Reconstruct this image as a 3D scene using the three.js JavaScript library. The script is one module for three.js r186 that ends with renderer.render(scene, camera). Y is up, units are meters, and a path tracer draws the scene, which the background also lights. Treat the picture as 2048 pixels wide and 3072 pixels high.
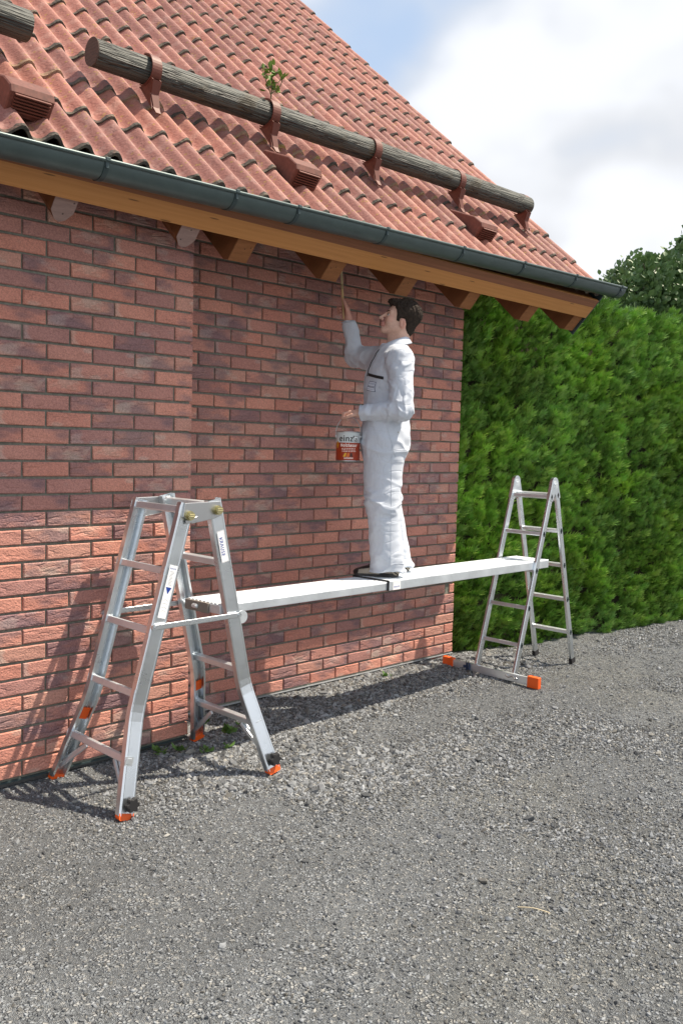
import * as THREE from 'three';
import { mergeGeometries, mergeVertices, toCreasedNormals } from 'three/addons/utils/BufferGeometryUtils.js';
import { RoundedBoxGeometry } from 'three/addons/geometries/RoundedBoxGeometry.js';

// ------------------------------------------------------------------ camera, sky, sun, exposure
const scene = new THREE.Scene();
const camera = new THREE.PerspectiveCamera(59.73, 682 / 1024, 0.05, 2000);
camera.position.set(-5.878, 1.700, 4.552);
camera.rotation.order = 'YXZ';
camera.rotation.set(-0.0746, -0.7828, 0.02657);
camera.updateMatrixWorld(true);

const renderer = new THREE.WebGLRenderer();
renderer.toneMapping = THREE.LinearToneMapping;
renderer.toneMappingExposure = 1.6;
renderer.shadowMap.enabled = true;

const SUN = new THREE.Vector3(0.46, 1, 0.318).normalize();
const sun = new THREE.DirectionalLight(0xfff1dc, 5);
sun.position.copy(SUN).multiplyScalar(30);
sun.castShadow = true;
Object.assign(sun.shadow.camera, { left: -14, right: 14, top: 14, bottom: -14, near: 1, far: 70 });
sun.shadow.mapSize.set(4096, 4096);
scene.add(sun, sun.target);

// ------------------------------------------------------------------ numbers, noise
function rngOf(a) { return () => { a = (a + 0x6d2b79f5) | 0; let t = Math.imul(a ^ (a >>> 15), 1 | a); t = (t + Math.imul(t ^ (t >>> 7), 61 | t)) ^ t; return ((t ^ (t >>> 14)) >>> 0) / 4294967296; }; }
const R = rngOf(77);
const rr = (a, b, r = R) => a + (b - a) * r();
const clamp = (x, a = 0, b = 1) => Math.min(b, Math.max(a, x));
const mix = (a, b, t) => a + (b - a) * t;
const sstep = (a, b, x) => { const t = clamp((x - a) / (b - a)); return t * t * (3 - 2 * t); };
function h3(x, y, z) { let h = Math.imul(x | 0, 374761393) ^ Math.imul(y | 0, 668265263) ^ Math.imul(z | 0, 1274126177); h = Math.imul(h ^ (h >>> 13), 1274126177); h ^= h >>> 16; return (h >>> 0) / 4294967296; }
function n3(x, y, z) {
  const xi = Math.floor(x), yi = Math.floor(y), zi = Math.floor(z); let u = x - xi, v = y - yi, w = z - zi;
  u = u * u * (3 - 2 * u); v = v * v * (3 - 2 * v); w = w * w * (3 - 2 * w);
  const a = mix(mix(h3(xi, yi, zi), h3(xi + 1, yi, zi), u), mix(h3(xi, yi + 1, zi), h3(xi + 1, yi + 1, zi), u), v);
  const b = mix(mix(h3(xi, yi, zi + 1), h3(xi + 1, yi, zi + 1), u), mix(h3(xi, yi + 1, zi + 1), h3(xi + 1, yi + 1, zi + 1), u), v);
  return mix(a, b, w);
}
const f3 = (x, y, z, o = 4) => { let s = 0, a = 0.5, t = 0; for (let i = 0; i < o; i++) { s += a * n3(x, y, z); t += a; x = x * 2.03 + 7.1; y = y * 2.03 + 3.7; z = z * 2.03 + 1.3; a *= 0.5; } return s / t; };
const mod = (a, n) => ((a % n) + n) % n;
function pn(x, y, px, py, seed) {          // value noise that repeats after px, py cells
  const xi = Math.floor(x), yi = Math.floor(y); let u = x - xi, v = y - yi; u = u * u * (3 - 2 * u); v = v * v * (3 - 2 * v);
  const a = mod(xi, px), b = mod(xi + 1, px), c = mod(yi, py), d = mod(yi + 1, py);
  return mix(mix(h3(a, c, seed), h3(b, c, seed), u), mix(h3(a, d, seed), h3(b, d, seed), u), v);
}
const pf = (u, v, px, py, o, seed) => { let s = 0, a = 0.5, t = 0; for (let i = 0; i < o; i++) { s += a * pn(u * px, v * py, px, py, seed + i * 17); t += a; px *= 2; py *= 2; a *= 0.5; } return s / t; };
function cells(u, v, n, seed) {            // repeating Voronoi: nearest, second nearest, id
  const x = u * n, y = v * n, xi = Math.floor(x), yi = Math.floor(y); let d1 = 9, d2 = 9, id = 0;
  for (let j = -1; j < 2; j++) for (let i = -1; i < 2; i++) {
    const cx = mod(xi + i, n), cy = mod(yi + j, n), px = xi + i + h3(cx, cy, seed), py = yi + j + h3(cx, cy, seed + 1), d = Math.hypot(px - x, py - y);
    if (d < d1) { d2 = d1; d1 = d; id = h3(cx, cy, seed + 2); } else if (d < d2) d2 = d;
  }
  return [d1, d2, id];
}
const enc = (c) => Math.round(255 * clamp(c <= 0.0031308 ? c * 12.92 : 1.055 * Math.pow(c, 1 / 2.4) - 0.055));
function tex(w, h, fn, srgb = true) {      // fn(u, v) gives linear [r, g, b]; without srgb the numbers are stored as they are
  const d = new Uint8Array(w * h * 4);
  for (let j = 0, k = 0; j < h; j++) for (let i = 0; i < w; i++, k += 4) {
    const c = fn((i + 0.5) / w, (j + 0.5) / h);
    if (srgb) { d[k] = enc(c[0]); d[k + 1] = enc(c[1]); d[k + 2] = enc(c[2]); } else { d[k] = d[k + 1] = d[k + 2] = Math.round(255 * clamp(c)); }
    d[k + 3] = 255;
  }
  const t = new THREE.DataTexture(d, w, h); t.wrapS = t.wrapT = THREE.RepeatWrapping; t.magFilter = t.minFilter = THREE.LinearFilter;
  if (srgb) t.colorSpace = THREE.SRGBColorSpace; t.needsUpdate = true; return t;
}
const lin = (r, g, b) => new THREE.Color().setRGB(r, g, b);
const std = (o) => new THREE.MeshStandardMaterial({ roughness: 0.85, metalness: 0, side: THREE.DoubleSide, ...o });

// ------------------------------------------------------------------ sky with broken bright cloud
{
  const W = 1024, H = 512, d = new Float32Array(W * H * 4);
  for (let j = 0; j < H; j++) for (let i = 0; i < W; i++) {
    const th = ((j + 0.5) / H - 0.5) * Math.PI, ph = ((i + 0.5) / W - 0.5) * 2 * Math.PI;
    const x = Math.cos(th) * Math.cos(ph), y = Math.sin(th), z = Math.cos(th) * Math.sin(ph), up = Math.max(y, 0);
    const q = 1 / (up + 0.35), cx = x * q, cz = z * q;
    const big = f3(cx * 1.9 + 38.26357, 2.2, cz * 1.9 + 27.0567, 3), fine = f3(cx * 5 + 35.64906, up * 3, cz * 5 - 3.3, 5);
    const cover = sstep(0.36, 0.60, big * 0.62 + fine * 0.46 + 0.26 - 0.46 * up);
    const edge = sstep(0.45, 0.75, fine + 0.2 * cover);
    const hz = Math.pow(1 - up, 5);
    const blue = [mix(0.30, 0.58, hz), mix(0.40, 0.61, hz), mix(0.56, 0.65, hz)], white = 0.53 + 0.13 * edge;
    const k = (j * W + i) * 4, c = cover * 0.92;
    d[k] = mix(blue[0], white * 0.985, c); d[k + 1] = mix(blue[1], white, c); d[k + 2] = mix(blue[2], white * 1.035, c); d[k + 3] = 1;
    if (y < 0) { d[k] = 0.16; d[k + 1] = 0.16; d[k + 2] = 0.155; }
  }
  const sky = new THREE.DataTexture(d, W, H, THREE.RGBAFormat, THREE.FloatType);
  sky.mapping = THREE.EquirectangularReflectionMapping; sky.magFilter = sky.minFilter = THREE.LinearFilter; sky.needsUpdate = true;
  scene.background = sky; scene.environment = sky;
}

// ------------------------------------------------------------------ builders
const taken = {};
const numbered = (n) => { const k = taken[n] = (taken[n] ?? -1) + 1; return k ? `${n}_${String(k).padStart(3, '0')}` : n; };
function thing(name, label, category, [x, y, z] = [0, 0, 0], turn = 0, group) {
  const o = new THREE.Group(); o.name = numbered(name); o.position.set(x, y, z); o.rotation.y = turn;
  tag(o, label, category, group); scene.add(o); return o;
}
function tag(o, label, category, group) { o.userData.label = label; if (category) o.userData.category = category; if (group) o.userData.group = group; return o; }
function part(name, geo, m, parent, label) {
  const g = Array.isArray(geo) ? merge(geo) : geo, o = new THREE.Mesh(g, m); o.name = name; if (label) o.userData.label = label; parent.add(o); return o;
}
function plain(g) { const h = g.index ? g.toNonIndexed() : g.clone(); for (const k of Object.keys(h.attributes)) if (!['position', 'normal', 'uv'].includes(k)) h.deleteAttribute(k); if (!h.attributes.uv) h.setAttribute('uv', new THREE.BufferAttribute(new Float32Array(h.attributes.position.count * 2), 2)); if (!h.attributes.normal) h.computeVertexNormals(); h.morphAttributes = {}; return h; }
const merge = (list) => mergeGeometries(list.map(plain));
const V = (x, y, z) => new THREE.Vector3(x, y, z);
const moved = (g, x, y, z) => g.translate(x, y, z);
function box(x0, x1, y0, y1, z0, z1, r = 0) {
  const g = r ? new RoundedBoxGeometry(x1 - x0, y1 - y0, z1 - z0, 2, r) : new THREE.BoxGeometry(x1 - x0, y1 - y0, z1 - z0);
  return g.translate((x0 + x1) / 2, (y0 + y1) / 2, (z0 + z1) / 2);
}
function metreUV(g, s = 1) {               // uv in metres by the way each face looks
  g = plain(g); const p = g.attributes.position, n = new THREE.Vector3(), a = V(), b = V(), c = V(), uv = new Float32Array(p.count * 2);
  for (let i = 0; i < p.count; i += 3) {
    a.fromBufferAttribute(p, i); b.fromBufferAttribute(p, i + 1); c.fromBufferAttribute(p, i + 2); n.subVectors(b, a).cross(c.clone().sub(a));
    const ax = Math.abs(n.x), ay = Math.abs(n.y), az = Math.abs(n.z);
    [a, b, c].forEach((q, k) => { const [u, v] = az >= ax && az >= ay ? [q.x, q.y] : ay >= ax ? [q.x, q.z] : [q.z, q.y]; uv[(i + k) * 2] = u * s; uv[(i + k) * 2 + 1] = v * s; });
  }
  g.setAttribute('uv', new THREE.BufferAttribute(uv, 2)); return g;
}
function bar(a, b, w, d, up = V(0, 1, 0), r = 0.003) {   // rounded bar from a to b, w across, d along up
  const len = a.distanceTo(b), g = r ? new RoundedBoxGeometry(len, d, w, 2, r) : new THREE.BoxGeometry(len, d, w);
  const x = b.clone().sub(a).normalize(), z = x.clone().cross(up).normalize(), y = z.clone().cross(x);
  return g.applyMatrix4(new THREE.Matrix4().makeBasis(x, y, z).setPosition(a.clone().add(b).multiplyScalar(0.5)));
}
function sweep(profile, frames, caps = true) {            // closed profile [[a, b], ...] along frames {p, u, v}; flat facets
  const P = [], n = profile.length, at = (f, [a, b]) => f.p.clone().addScaledVector(f.u, a).addScaledVector(f.v, b);
  const tri = (...q) => q.forEach((v) => P.push(v.x, v.y, v.z));
  for (let i = 0; i + 1 < frames.length; i++) for (let k = 0; k < n; k++) {
    const a = at(frames[i], profile[k]), b = at(frames[i], profile[(k + 1) % n]), c = at(frames[i + 1], profile[(k + 1) % n]), d = at(frames[i + 1], profile[k]);
    tri(a, b, c); tri(a, c, d);
  }
  if (caps) for (const [f, flip] of [[frames[0], 1], [frames[frames.length - 1], 0]]) {
    const t = THREE.ShapeUtils.triangulateShape(profile.map(([a, b]) => new THREE.Vector2(a, b)), []);
    for (const [i, j, k] of t) flip ? tri(at(f, profile[i]), at(f, profile[k]), at(f, profile[j])) : tri(at(f, profile[i]), at(f, profile[j]), at(f, profile[k]));
  }
  let vol = 0; for (let i = 0; i < P.length; i += 9) vol += P[i] * (P[i + 4] * P[i + 8] - P[i + 5] * P[i + 7]) - P[i + 1] * (P[i + 3] * P[i + 8] - P[i + 5] * P[i + 6]) + P[i + 2] * (P[i + 3] * P[i + 7] - P[i + 4] * P[i + 6]);
  if (vol < 0) for (let i = 0; i < P.length; i += 9) for (let k = 0; k < 3; k++) { const q = P[i + 3 + k]; P[i + 3 + k] = P[i + 6 + k]; P[i + 6 + k] = q; }
  const g = new THREE.BufferGeometry(); g.setAttribute('position', new THREE.Float32BufferAttribute(P, 3));
  g.computeVertexNormals(); return g;
}
function tubeAt(pts, r, seg = 24, rs = 8) { return new THREE.TubeGeometry(new THREE.CatmullRomCurve3(pts), seg, r, rs); }
function cylZ(r, z0, z1, x, y, n = 20) { return new THREE.CylinderGeometry(r, r, z1 - z0, n).rotateX(Math.PI / 2).translate(x, y, (z0 + z1) / 2); }
function seen(p, margin = 1.04) { const q = p.clone().project(camera); return q.z < 1 && Math.abs(q.x) < margin && Math.abs(q.y) < margin; }
const GY = -0.05, gyAt = (x) => GY + 0.008 * sstep(-0.8, -3.4, x);   // level of the yard, a little higher at the left

// ------------------------------------------------------------------ surfaces
const brickMap = tex(1024, 1024, (u, v) => {
  const flame = sstep(0.46, 0.70, pf(u, v, 6, 14, 4, 3)), red = pf(u, v, 5, 9, 3, 41), grain = pf(u, v, 220, 220, 2, 7), spot = pn(u * 330, v * 330, 330, 330, 12), ash = sstep(0.62, 0.8, pf(u, v, 9, 18, 3, 91));
  let c = [mix(0.28, 0.375, red), mix(0.130, 0.180, red), mix(0.105, 0.142, red)];
  c = c.map((x, i) => mix(x, [0.135, 0.088, 0.096][i], flame * 0.7));
  c = c.map((x, i) => mix(x, [0.33, 0.25, 0.215][i], ash * 0.45));
  const k = 1.08 + 0.90 * grain + (spot > 0.95 ? 0.75 : 0) - (spot < 0.05 ? 0.25 : 0);
  return c.map((x) => x * k);
});
const brickBump = tex(1024, 1024, (u, v) => {
  const warp = pf(u, v, 7, 9, 2, 5) * 0.035, r = 1 - Math.abs(2 * pf(u, v + warp, 9, 44, 3, 23) - 1), crease = Math.pow(r, 9) * sstep(0.45, 0.6, pf(u, v, 11, 13, 2, 66));
  return 0.55 + 0.30 * (pf(u, v, 150, 190, 2, 9) - 0.5) + 0.30 * (pf(u, v, 24, 70, 2, 8) - 0.5) - 0.55 * crease;
}, false);
const brickMats = [[1, 1, 1], [1.13, 1.08, 1.02], [0.86, 0.86, 0.90], [1.06, 0.97, 0.92], [0.78, 0.82, 0.90], [0.98, 1.06, 1.04]].map(([r, g, b]) => std({ map: brickMap, bumpMap: brickBump, bumpScale: 0.007, roughness: 0.93, color: lin(r, g, b) }));
const grit = tex(512, 512, (u, v) => { const k = 0.55 + 0.5 * pf(u, v, 90, 90, 3, 31) + 0.25 * (pf(u, v, 6, 6, 3, 4) - 0.5); return [k, k, k]; });
const gritBump = tex(512, 512, (u, v) => pf(u, v, 80, 80, 3, 33), false);
const mortar = std({ color: lin(0.23, 0.235, 0.195), map: grit, bumpMap: gritBump, bumpScale: 0.004, roughness: 1 });
const concrete = std({ color: lin(0.16, 0.165, 0.165), map: grit, bumpMap: gritBump, bumpScale: 0.004, roughness: 1 });
const tileMap = tex(1024, 1024, (u, v) => {
  const tone = pf(u, v, 5, 4, 4, 13), grain = pf(u, v, 200, 200, 2, 14), pore = pn(u * 150, v * 150, 150, 150, 15), pale = pf(u, v, 24, 24, 3, 19), [d1, , id] = cells(u, v, 46, 61);
  let c = [mix(0.205, 0.28, tone), mix(0.086, 0.122, tone), mix(0.067, 0.096, tone)];
  c = c.map((x, i) => mix(x, [0.30, 0.165, 0.135][i], sstep(0.5, 0.75, pale) * 0.6));
  const k = 0.98 + 0.50 * grain; c = c.map((x) => x * k);
  if (pore > 0.93) c = c.map((x) => x * 0.5);
  const lich = id > 0.84 ? sstep(0.34, 0.2, d1 + 0.25 * (grain - 0.5)) : 0;
  return c.map((x, i) => mix(x, [0.33, 0.20, 0.06][i] * (0.5 + grain), lich * 0.8));
});
const tileBump = tex(512, 512, (u, v) => pf(u, v, 110, 110, 3, 71) * 0.8 + (pn(u * 90, v * 90, 90, 90, 5) > 0.93 ? -0.3 : 0), false);
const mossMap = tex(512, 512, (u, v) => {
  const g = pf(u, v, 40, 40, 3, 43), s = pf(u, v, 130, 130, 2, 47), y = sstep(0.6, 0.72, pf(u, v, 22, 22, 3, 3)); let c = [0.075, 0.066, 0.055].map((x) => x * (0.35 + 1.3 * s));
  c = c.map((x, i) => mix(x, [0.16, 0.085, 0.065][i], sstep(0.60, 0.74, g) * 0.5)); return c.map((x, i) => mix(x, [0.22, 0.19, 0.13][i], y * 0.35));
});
const creamMap = tex(512, 512, (u, v) => {
  const g = pf(u, v, 14, 14, 4, 53), s = pf(u, v, 120, 120, 2, 57), y = sstep(0.58, 0.7, pf(u, v, 18, 18, 3, 59));
  let c = [mix(0.24, 0.36, g), mix(0.135, 0.26, g), mix(0.09, 0.17, g)].map((x) => x * (0.6 + 0.75 * s)); return c.map((x, i) => mix(x, [0.34, 0.25, 0.05][i], y * 0.6));
});
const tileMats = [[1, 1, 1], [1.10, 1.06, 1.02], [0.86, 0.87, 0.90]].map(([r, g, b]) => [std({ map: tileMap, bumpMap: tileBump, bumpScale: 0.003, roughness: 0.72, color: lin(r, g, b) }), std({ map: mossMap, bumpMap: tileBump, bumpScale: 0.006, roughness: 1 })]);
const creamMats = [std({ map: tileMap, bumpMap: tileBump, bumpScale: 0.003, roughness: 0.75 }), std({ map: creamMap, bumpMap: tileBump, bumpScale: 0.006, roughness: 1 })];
const plankMap = (a, b, seed) => tex(1024, 256, (u, v) => {
  const w = pf(u, v, 3, 4, 3, seed) * 0.16, g = 0.5 + 0.5 * Math.sin((v + w) * 6.283 * 9), fine = pf(u, v, 14, 190, 2, seed + 3), [d1, , id] = cells(u, v, 5, seed + 9);
  const knot = id > 0.62 ? sstep(0.085, 0.05, Math.hypot(d1, 0)) : 0, t = clamp(0.25 * g + 0.75 * fine); return a.map((x, i) => mix(mix(x, b[i], t), x * 0.22, knot * 0.8));
});
const fasciaMat = std({ map: plankMap([0.44, 0.18, 0.045], [0.56, 0.26, 0.08], 5), roughness: 0.55 });
const rafterMat = std({ map: plankMap([0.16, 0.055, 0.018], [0.24, 0.09, 0.03], 25), roughness: 0.7 });
const endMat = std({ map: plankMap([0.20, 0.075, 0.022], [0.30, 0.12, 0.042], 35), roughness: 0.8 });
const greyEndMat = std({ map: plankMap([0.24, 0.16, 0.145], [0.36, 0.25, 0.225], 45), roughness: 0.95 });
const logMap = tex(1024, 512, (u, v) => {
  const f = pf(u, v, 8, 90, 4, 111), p = pf(u, v, 9, 5, 4, 113), lich = pn(u * 260, v * 130, 260, 130, 115), crack = Math.pow(1 - Math.abs(2 * pf(u, v, 4, 26, 3, 117) - 1), 14);
  let c = [mix(0.022, 0.105, f), mix(0.024, 0.112, f), mix(0.018, 0.098, f)]; c = c.map((x, i) => mix(x, [0.070, 0.052, 0.024][i], sstep(0.5, 0.7, p) * 0.6));
  c = c.map((x) => x * (1 - 0.8 * crack)); return lich > 0.975 ? [0.5, 0.5, 0.46] : c;
});
const logBump = tex(1024, 512, (u, v) => 0.6 * pf(u, v, 8, 90, 4, 111) + 0.4 - 0.7 * Math.pow(1 - Math.abs(2 * pf(u, v, 4, 26, 3, 117) - 1), 14), false);
const logMat = std({ map: logMap, bumpMap: logBump, bumpScale: 0.012, roughness: 0.62 });
const logEndMat = std({ map: plankMap([0.05, 0.035, 0.03], [0.12, 0.085, 0.07], 65), roughness: 0.95 });
const hookMat = std({ color: lin(0.17, 0.048, 0.03), map: grit, roughness: 0.55 });
const ventMat = std({ color: lin(0.18, 0.06, 0.042), map: grit, roughness: 0.7 });
const zincMap = tex(512, 512, (u, v) => { const k = 0.8 + 0.35 * pf(u, v, 7, 7, 4, 201) + 0.12 * pf(u, v, 120, 120, 2, 203); return [0.075 * k, 0.105 * k, 0.105 * k]; });
const zincMat = std({ map: zincMap, roughness: 0.42, metalness: 0.35 });
const zincClip = std({ color: lin(0.05, 0.075, 0.08), roughness: 0.5, metalness: 0.4 });
const aluRough = tex(512, 512, (u, v) => 0.60 + 0.30 * (pf(u, v, 3, 3, 3, 301) - 0.5) + 0.12 * (pf(u, v, 20, 20, 3, 303) - 0.5), false);
const aluMap = tex(512, 512, (u, v) => { const k = 0.84 + 0.10 * (pf(u, v, 4, 4, 4, 305) - 0.5) - 0.04 * sstep(0.62, 0.75, pf(u, v, 14, 14, 3, 309)); return [k * 0.90, k * 0.955, k * 1.0]; });
const alu = std({ map: aluMap, roughnessMap: aluRough, roughness: 0.52, metalness: 1 });
const aluDull = std({ map: aluMap, roughnessMap: aluRough, roughness: 0.72, metalness: 0.75 });
const rail = std({ map: aluMap, roughnessMap: aluRough, roughness: 0.8, metalness: 0.9 });
const deckAlu = std({ map: aluMap, roughness: 0.6, metalness: 0.25, color: lin(0.98, 0.98, 0.98) });
const goldZinc = std({ color: lin(0.55, 0.50, 0.28), roughness: 0.3, metalness: 1 });
const steel = std({ color: lin(0.55, 0.56, 0.57), roughness: 0.3, metalness: 1 });
const orange = std({ color: lin(0.82, 0.115, 0.012), roughness: 0.5 });
const rubber = std({ color: lin(0.018, 0.018, 0.020), roughness: 0.7 });
const bluePlastic = std({ color: lin(0.03, 0.05, 0.11), roughness: 0.5 });
const endPlastic = std({ color: lin(0.20, 0.175, 0.155), roughness: 0.6 });
function canvasTex(w, h, draw) {
  const c = document.createElement('canvas'); c.width = w; c.height = h; draw(c.getContext('2d'), w, h);
  const t = new THREE.CanvasTexture(c); t.colorSpace = THREE.SRGBColorSpace; t.magFilter = THREE.LinearFilter; return t;
}
const sheet = (t, rough = 0.5) => std({ map: t, roughness: rough });

// ------------------------------------------------------------------ the yard
{
  const ax = [], az = [];                                    // grid lines: fine near the house, coarse out to the horizon
  for (let i = 0; i <= 240; i++) { const t = i / 120 - 1; ax.push(-2.6 + 4.2 * t + 300 * Math.pow(t, 9)); az.push(1.8 + 4.2 * t + 300 * Math.pow(t, 9)); }
  const P = [], C = [], U = [], I = [], n = ax.length;
  for (const z of az) for (const x of ax) {
    const near = sstep(14, 6, Math.hypot(x + 2.6, z - 1.8)), wall = sstep(0.55, 0.05, z) * sstep(-3.2, -2.7, x) * sstep(0.5, 0.1, x);
    P.push(x, gyAt(x) + near * (0.028 * (f3(x * 0.9, 1, z * 0.9, 3) - 0.5) + 0.012 * (f3(x * 7, 2, z * 7, 2) - 0.5)) + 0.012 * wall * (z > -0.2 ? 1 : 0), z);
    const lanes = f3(x * 0.55 + z * 0.25, 5, z * 0.9, 3), patch = f3(x * 2.3, 9, z * 2.3, 4), k = mix(0.70, 1.14, lanes) * mix(0.80, 1.12, patch), warm = sstep(0.5, 0.72, f3(x * 1.4 + 5, 3, z * 1.4, 3)) * 0.6 + wall * 0.6;
    C.push(k * (1 + 0.04 * warm), k, k * (1 - 0.09 * warm)); U.push(x / 2.2, z / 2.2);
  }
  for (let j = 0; j < n - 1; j++) for (let i = 0; i < n - 1; i++) { const a = j * n + i; I.push(a, a + n, a + 1, a + 1, a + n, a + n + 1); }
  const g = new THREE.BufferGeometry(); g.setAttribute('position', new THREE.Float32BufferAttribute(P, 3)); g.setAttribute('color', new THREE.Float32BufferAttribute(C, 3)); g.setAttribute('uv', new THREE.Float32BufferAttribute(U, 2)); g.setIndex(I); g.computeVertexNormals();
  const S = 2048, col = new Uint8Array(S * S * 4), hgt = new Uint8Array(S * S * 4);
  for (let j = 0, k = 0; j < S; j++) for (let i = 0; i < S; i++, k += 4) {
    const u = (i + 0.5) / S, v = (j + 0.5) / S, [a1, a2, id] = cells(u + 0.002 * pn(u * 300, v * 300, 300, 300, 3), v, 170, 401), [b1, b2, ib] = cells(u, v, 420, 405), pick = pf(u, v, 60, 60, 2, 409);
    const big = sstep(0.50, 0.64, pick + 0.35 * (id - 0.5)), ea = a2 - a1, eb = b2 - b1, gap = big * sstep(0.0, 0.13, ea) + (1 - big) * sstep(0.0, 0.16, eb);
    const q = big ? id : ib, tone = mix(0.12, 0.37, Math.pow(q, 1.4)), f = (0.48 + 0.52 * gap) * (0.85 + 0.3 * pn(u * 700, v * 700, 700, 700, 8)), wm = q > 0.86 ? 1.02 : 0.965;
    col[k] = enc(tone * f * wm); col[k + 1] = enc(tone * f); col[k + 2] = enc(tone * f * (q > 0.86 ? 0.95 : 1.02)); col[k + 3] = 255;
    hgt[k] = hgt[k + 1] = hgt[k + 2] = Math.round(255 * clamp(big * (0.35 + 0.65 * sstep(0, 0.5, ea) * (0.5 + 0.5 * id)) + (1 - big) * (0.1 + 0.45 * sstep(0, 0.5, eb) * (0.4 + 0.6 * ib)))); hgt[k + 3] = 255;
  }
  const mk = (d, srgb) => { const t = new THREE.DataTexture(d, S, S); t.wrapS = t.wrapT = THREE.RepeatWrapping; t.magFilter = t.minFilter = THREE.LinearFilter; if (srgb) t.colorSpace = THREE.SRGBColorSpace; t.needsUpdate = true; return t; };
  const m = std({ map: mk(col, true), bumpMap: mk(hgt, false), bumpScale: 0.02, roughness: 1, vertexColors: true, color: lin(0.96, 1.0, 1.045) });
  const o = new THREE.Mesh(g, m); o.name = 'ground'; o.userData.kind = 'structure'; o.userData.label = 'grey crushed stone yard in front of the brick house'; scene.add(o);

  // loose chippings lying on it
  const st = mergeVertices(new THREE.IcosahedronGeometry(1, 0).deleteAttribute('normal').deleteAttribute('uv')), sp = st.attributes.position, r = rngOf(5);
  for (let i = 0; i < sp.count; i++) { const x = sp.getX(i), y = sp.getY(i), z = sp.getZ(i), k = 0.62 + 0.75 * n3(x * 3.6 + 9, y * 3.6 + 3, z * 3.6 + 5); sp.setXYZ(i, x * k, y * k, z * k); }
  const stone = st.toNonIndexed(); stone.computeVertexNormals();
  const list = [], d = new THREE.Object3D(), p = V();
  const loose = (x, z) => {                                   // how thick the loose stone lies
    const strip = sstep(0.9, 0.35, z) * sstep(-3.4, -2.8, x) * sstep(0.9, 0.2, x), foot = Math.exp(-(((x + 2.75) / 0.75) ** 2) - ((z - 1.05) / 0.55) ** 2), fld = Math.exp(-(((x + 2.0) / 1.2) ** 2) - ((z - 3.0) / 0.6) ** 2) * 0.25;
    return clamp(0.085 + 0.95 * strip + 1.0 * foot * sstep(0.35, 0.6, f3(x * 2.2, 4, z * 2.2, 3) + 0.12) + fld + 0.40 * sstep(0.48, 0.72, f3(x * 1.3, 8, z * 1.3, 3)));
  };
  for (let i = 0; i < 1400000 && list.length < 220000; i++) {
    const x = rr(-5.3, 4.6, r), z = rr(0.0, 4.0, r); if (z < 0.37 && x < -2.9) continue; if (z < 0.02 + 0.16 * (x - 0.17) && x > 0) continue;
    const L = loose(x, z); if (r() > L * 0.75 + 0.02) continue; p.set(x, GY, z); if (!seen(p, 1.08)) continue;
    const e = Math.pow(r(), 3), s = mix(0.0028, 0.0095, e) * (0.65 + 0.75 * L) * (r() > 0.986 ? 2.1 : 1), lanes = 0.016 * (f3(x * 0.9, 1, z * 0.9, 3) - 0.5) * 1.75 + 0.012 * (f3(x * 7, 2, z * 7, 2) - 0.5);
    d.position.set(x, gyAt(x) + lanes + s * 0.25 + 0.012 * sstep(0.55, 0.05, z) * sstep(-3.2, -2.7, x) * sstep(0.5, 0.1, x), z); d.rotation.set(rr(-0.5, 0.5, r), r() * 6.3, rr(-0.5, 0.5, r)); d.scale.set(s * rr(1.0, 1.8, r), s * rr(0.55, 0.95, r), s * rr(0.8, 1.2, r)); d.updateMatrix(); list.push(d.matrix.clone());
  }
  const im = new THREE.InstancedMesh(stone, std({ roughness: 0.95, map: grit }), list.length), c = new THREE.Color();
  list.forEach((mx, i) => { im.setMatrixAt(i, mx); const k = mix(0.09, 0.40, Math.pow(r(), 1.3)), w = r() > 0.8 ? 1 : 0; c.setRGB(k * (0.95 + 0.07 * w), k, k * (1.05 - 0.12 * w)); im.setColorAt(i, c); });
  im.name = 'loose_gravel'; im.userData.kind = 'stuff'; im.userData.label = 'loose grey stone chippings strewn over the yard'; scene.add(im);
}

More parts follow.
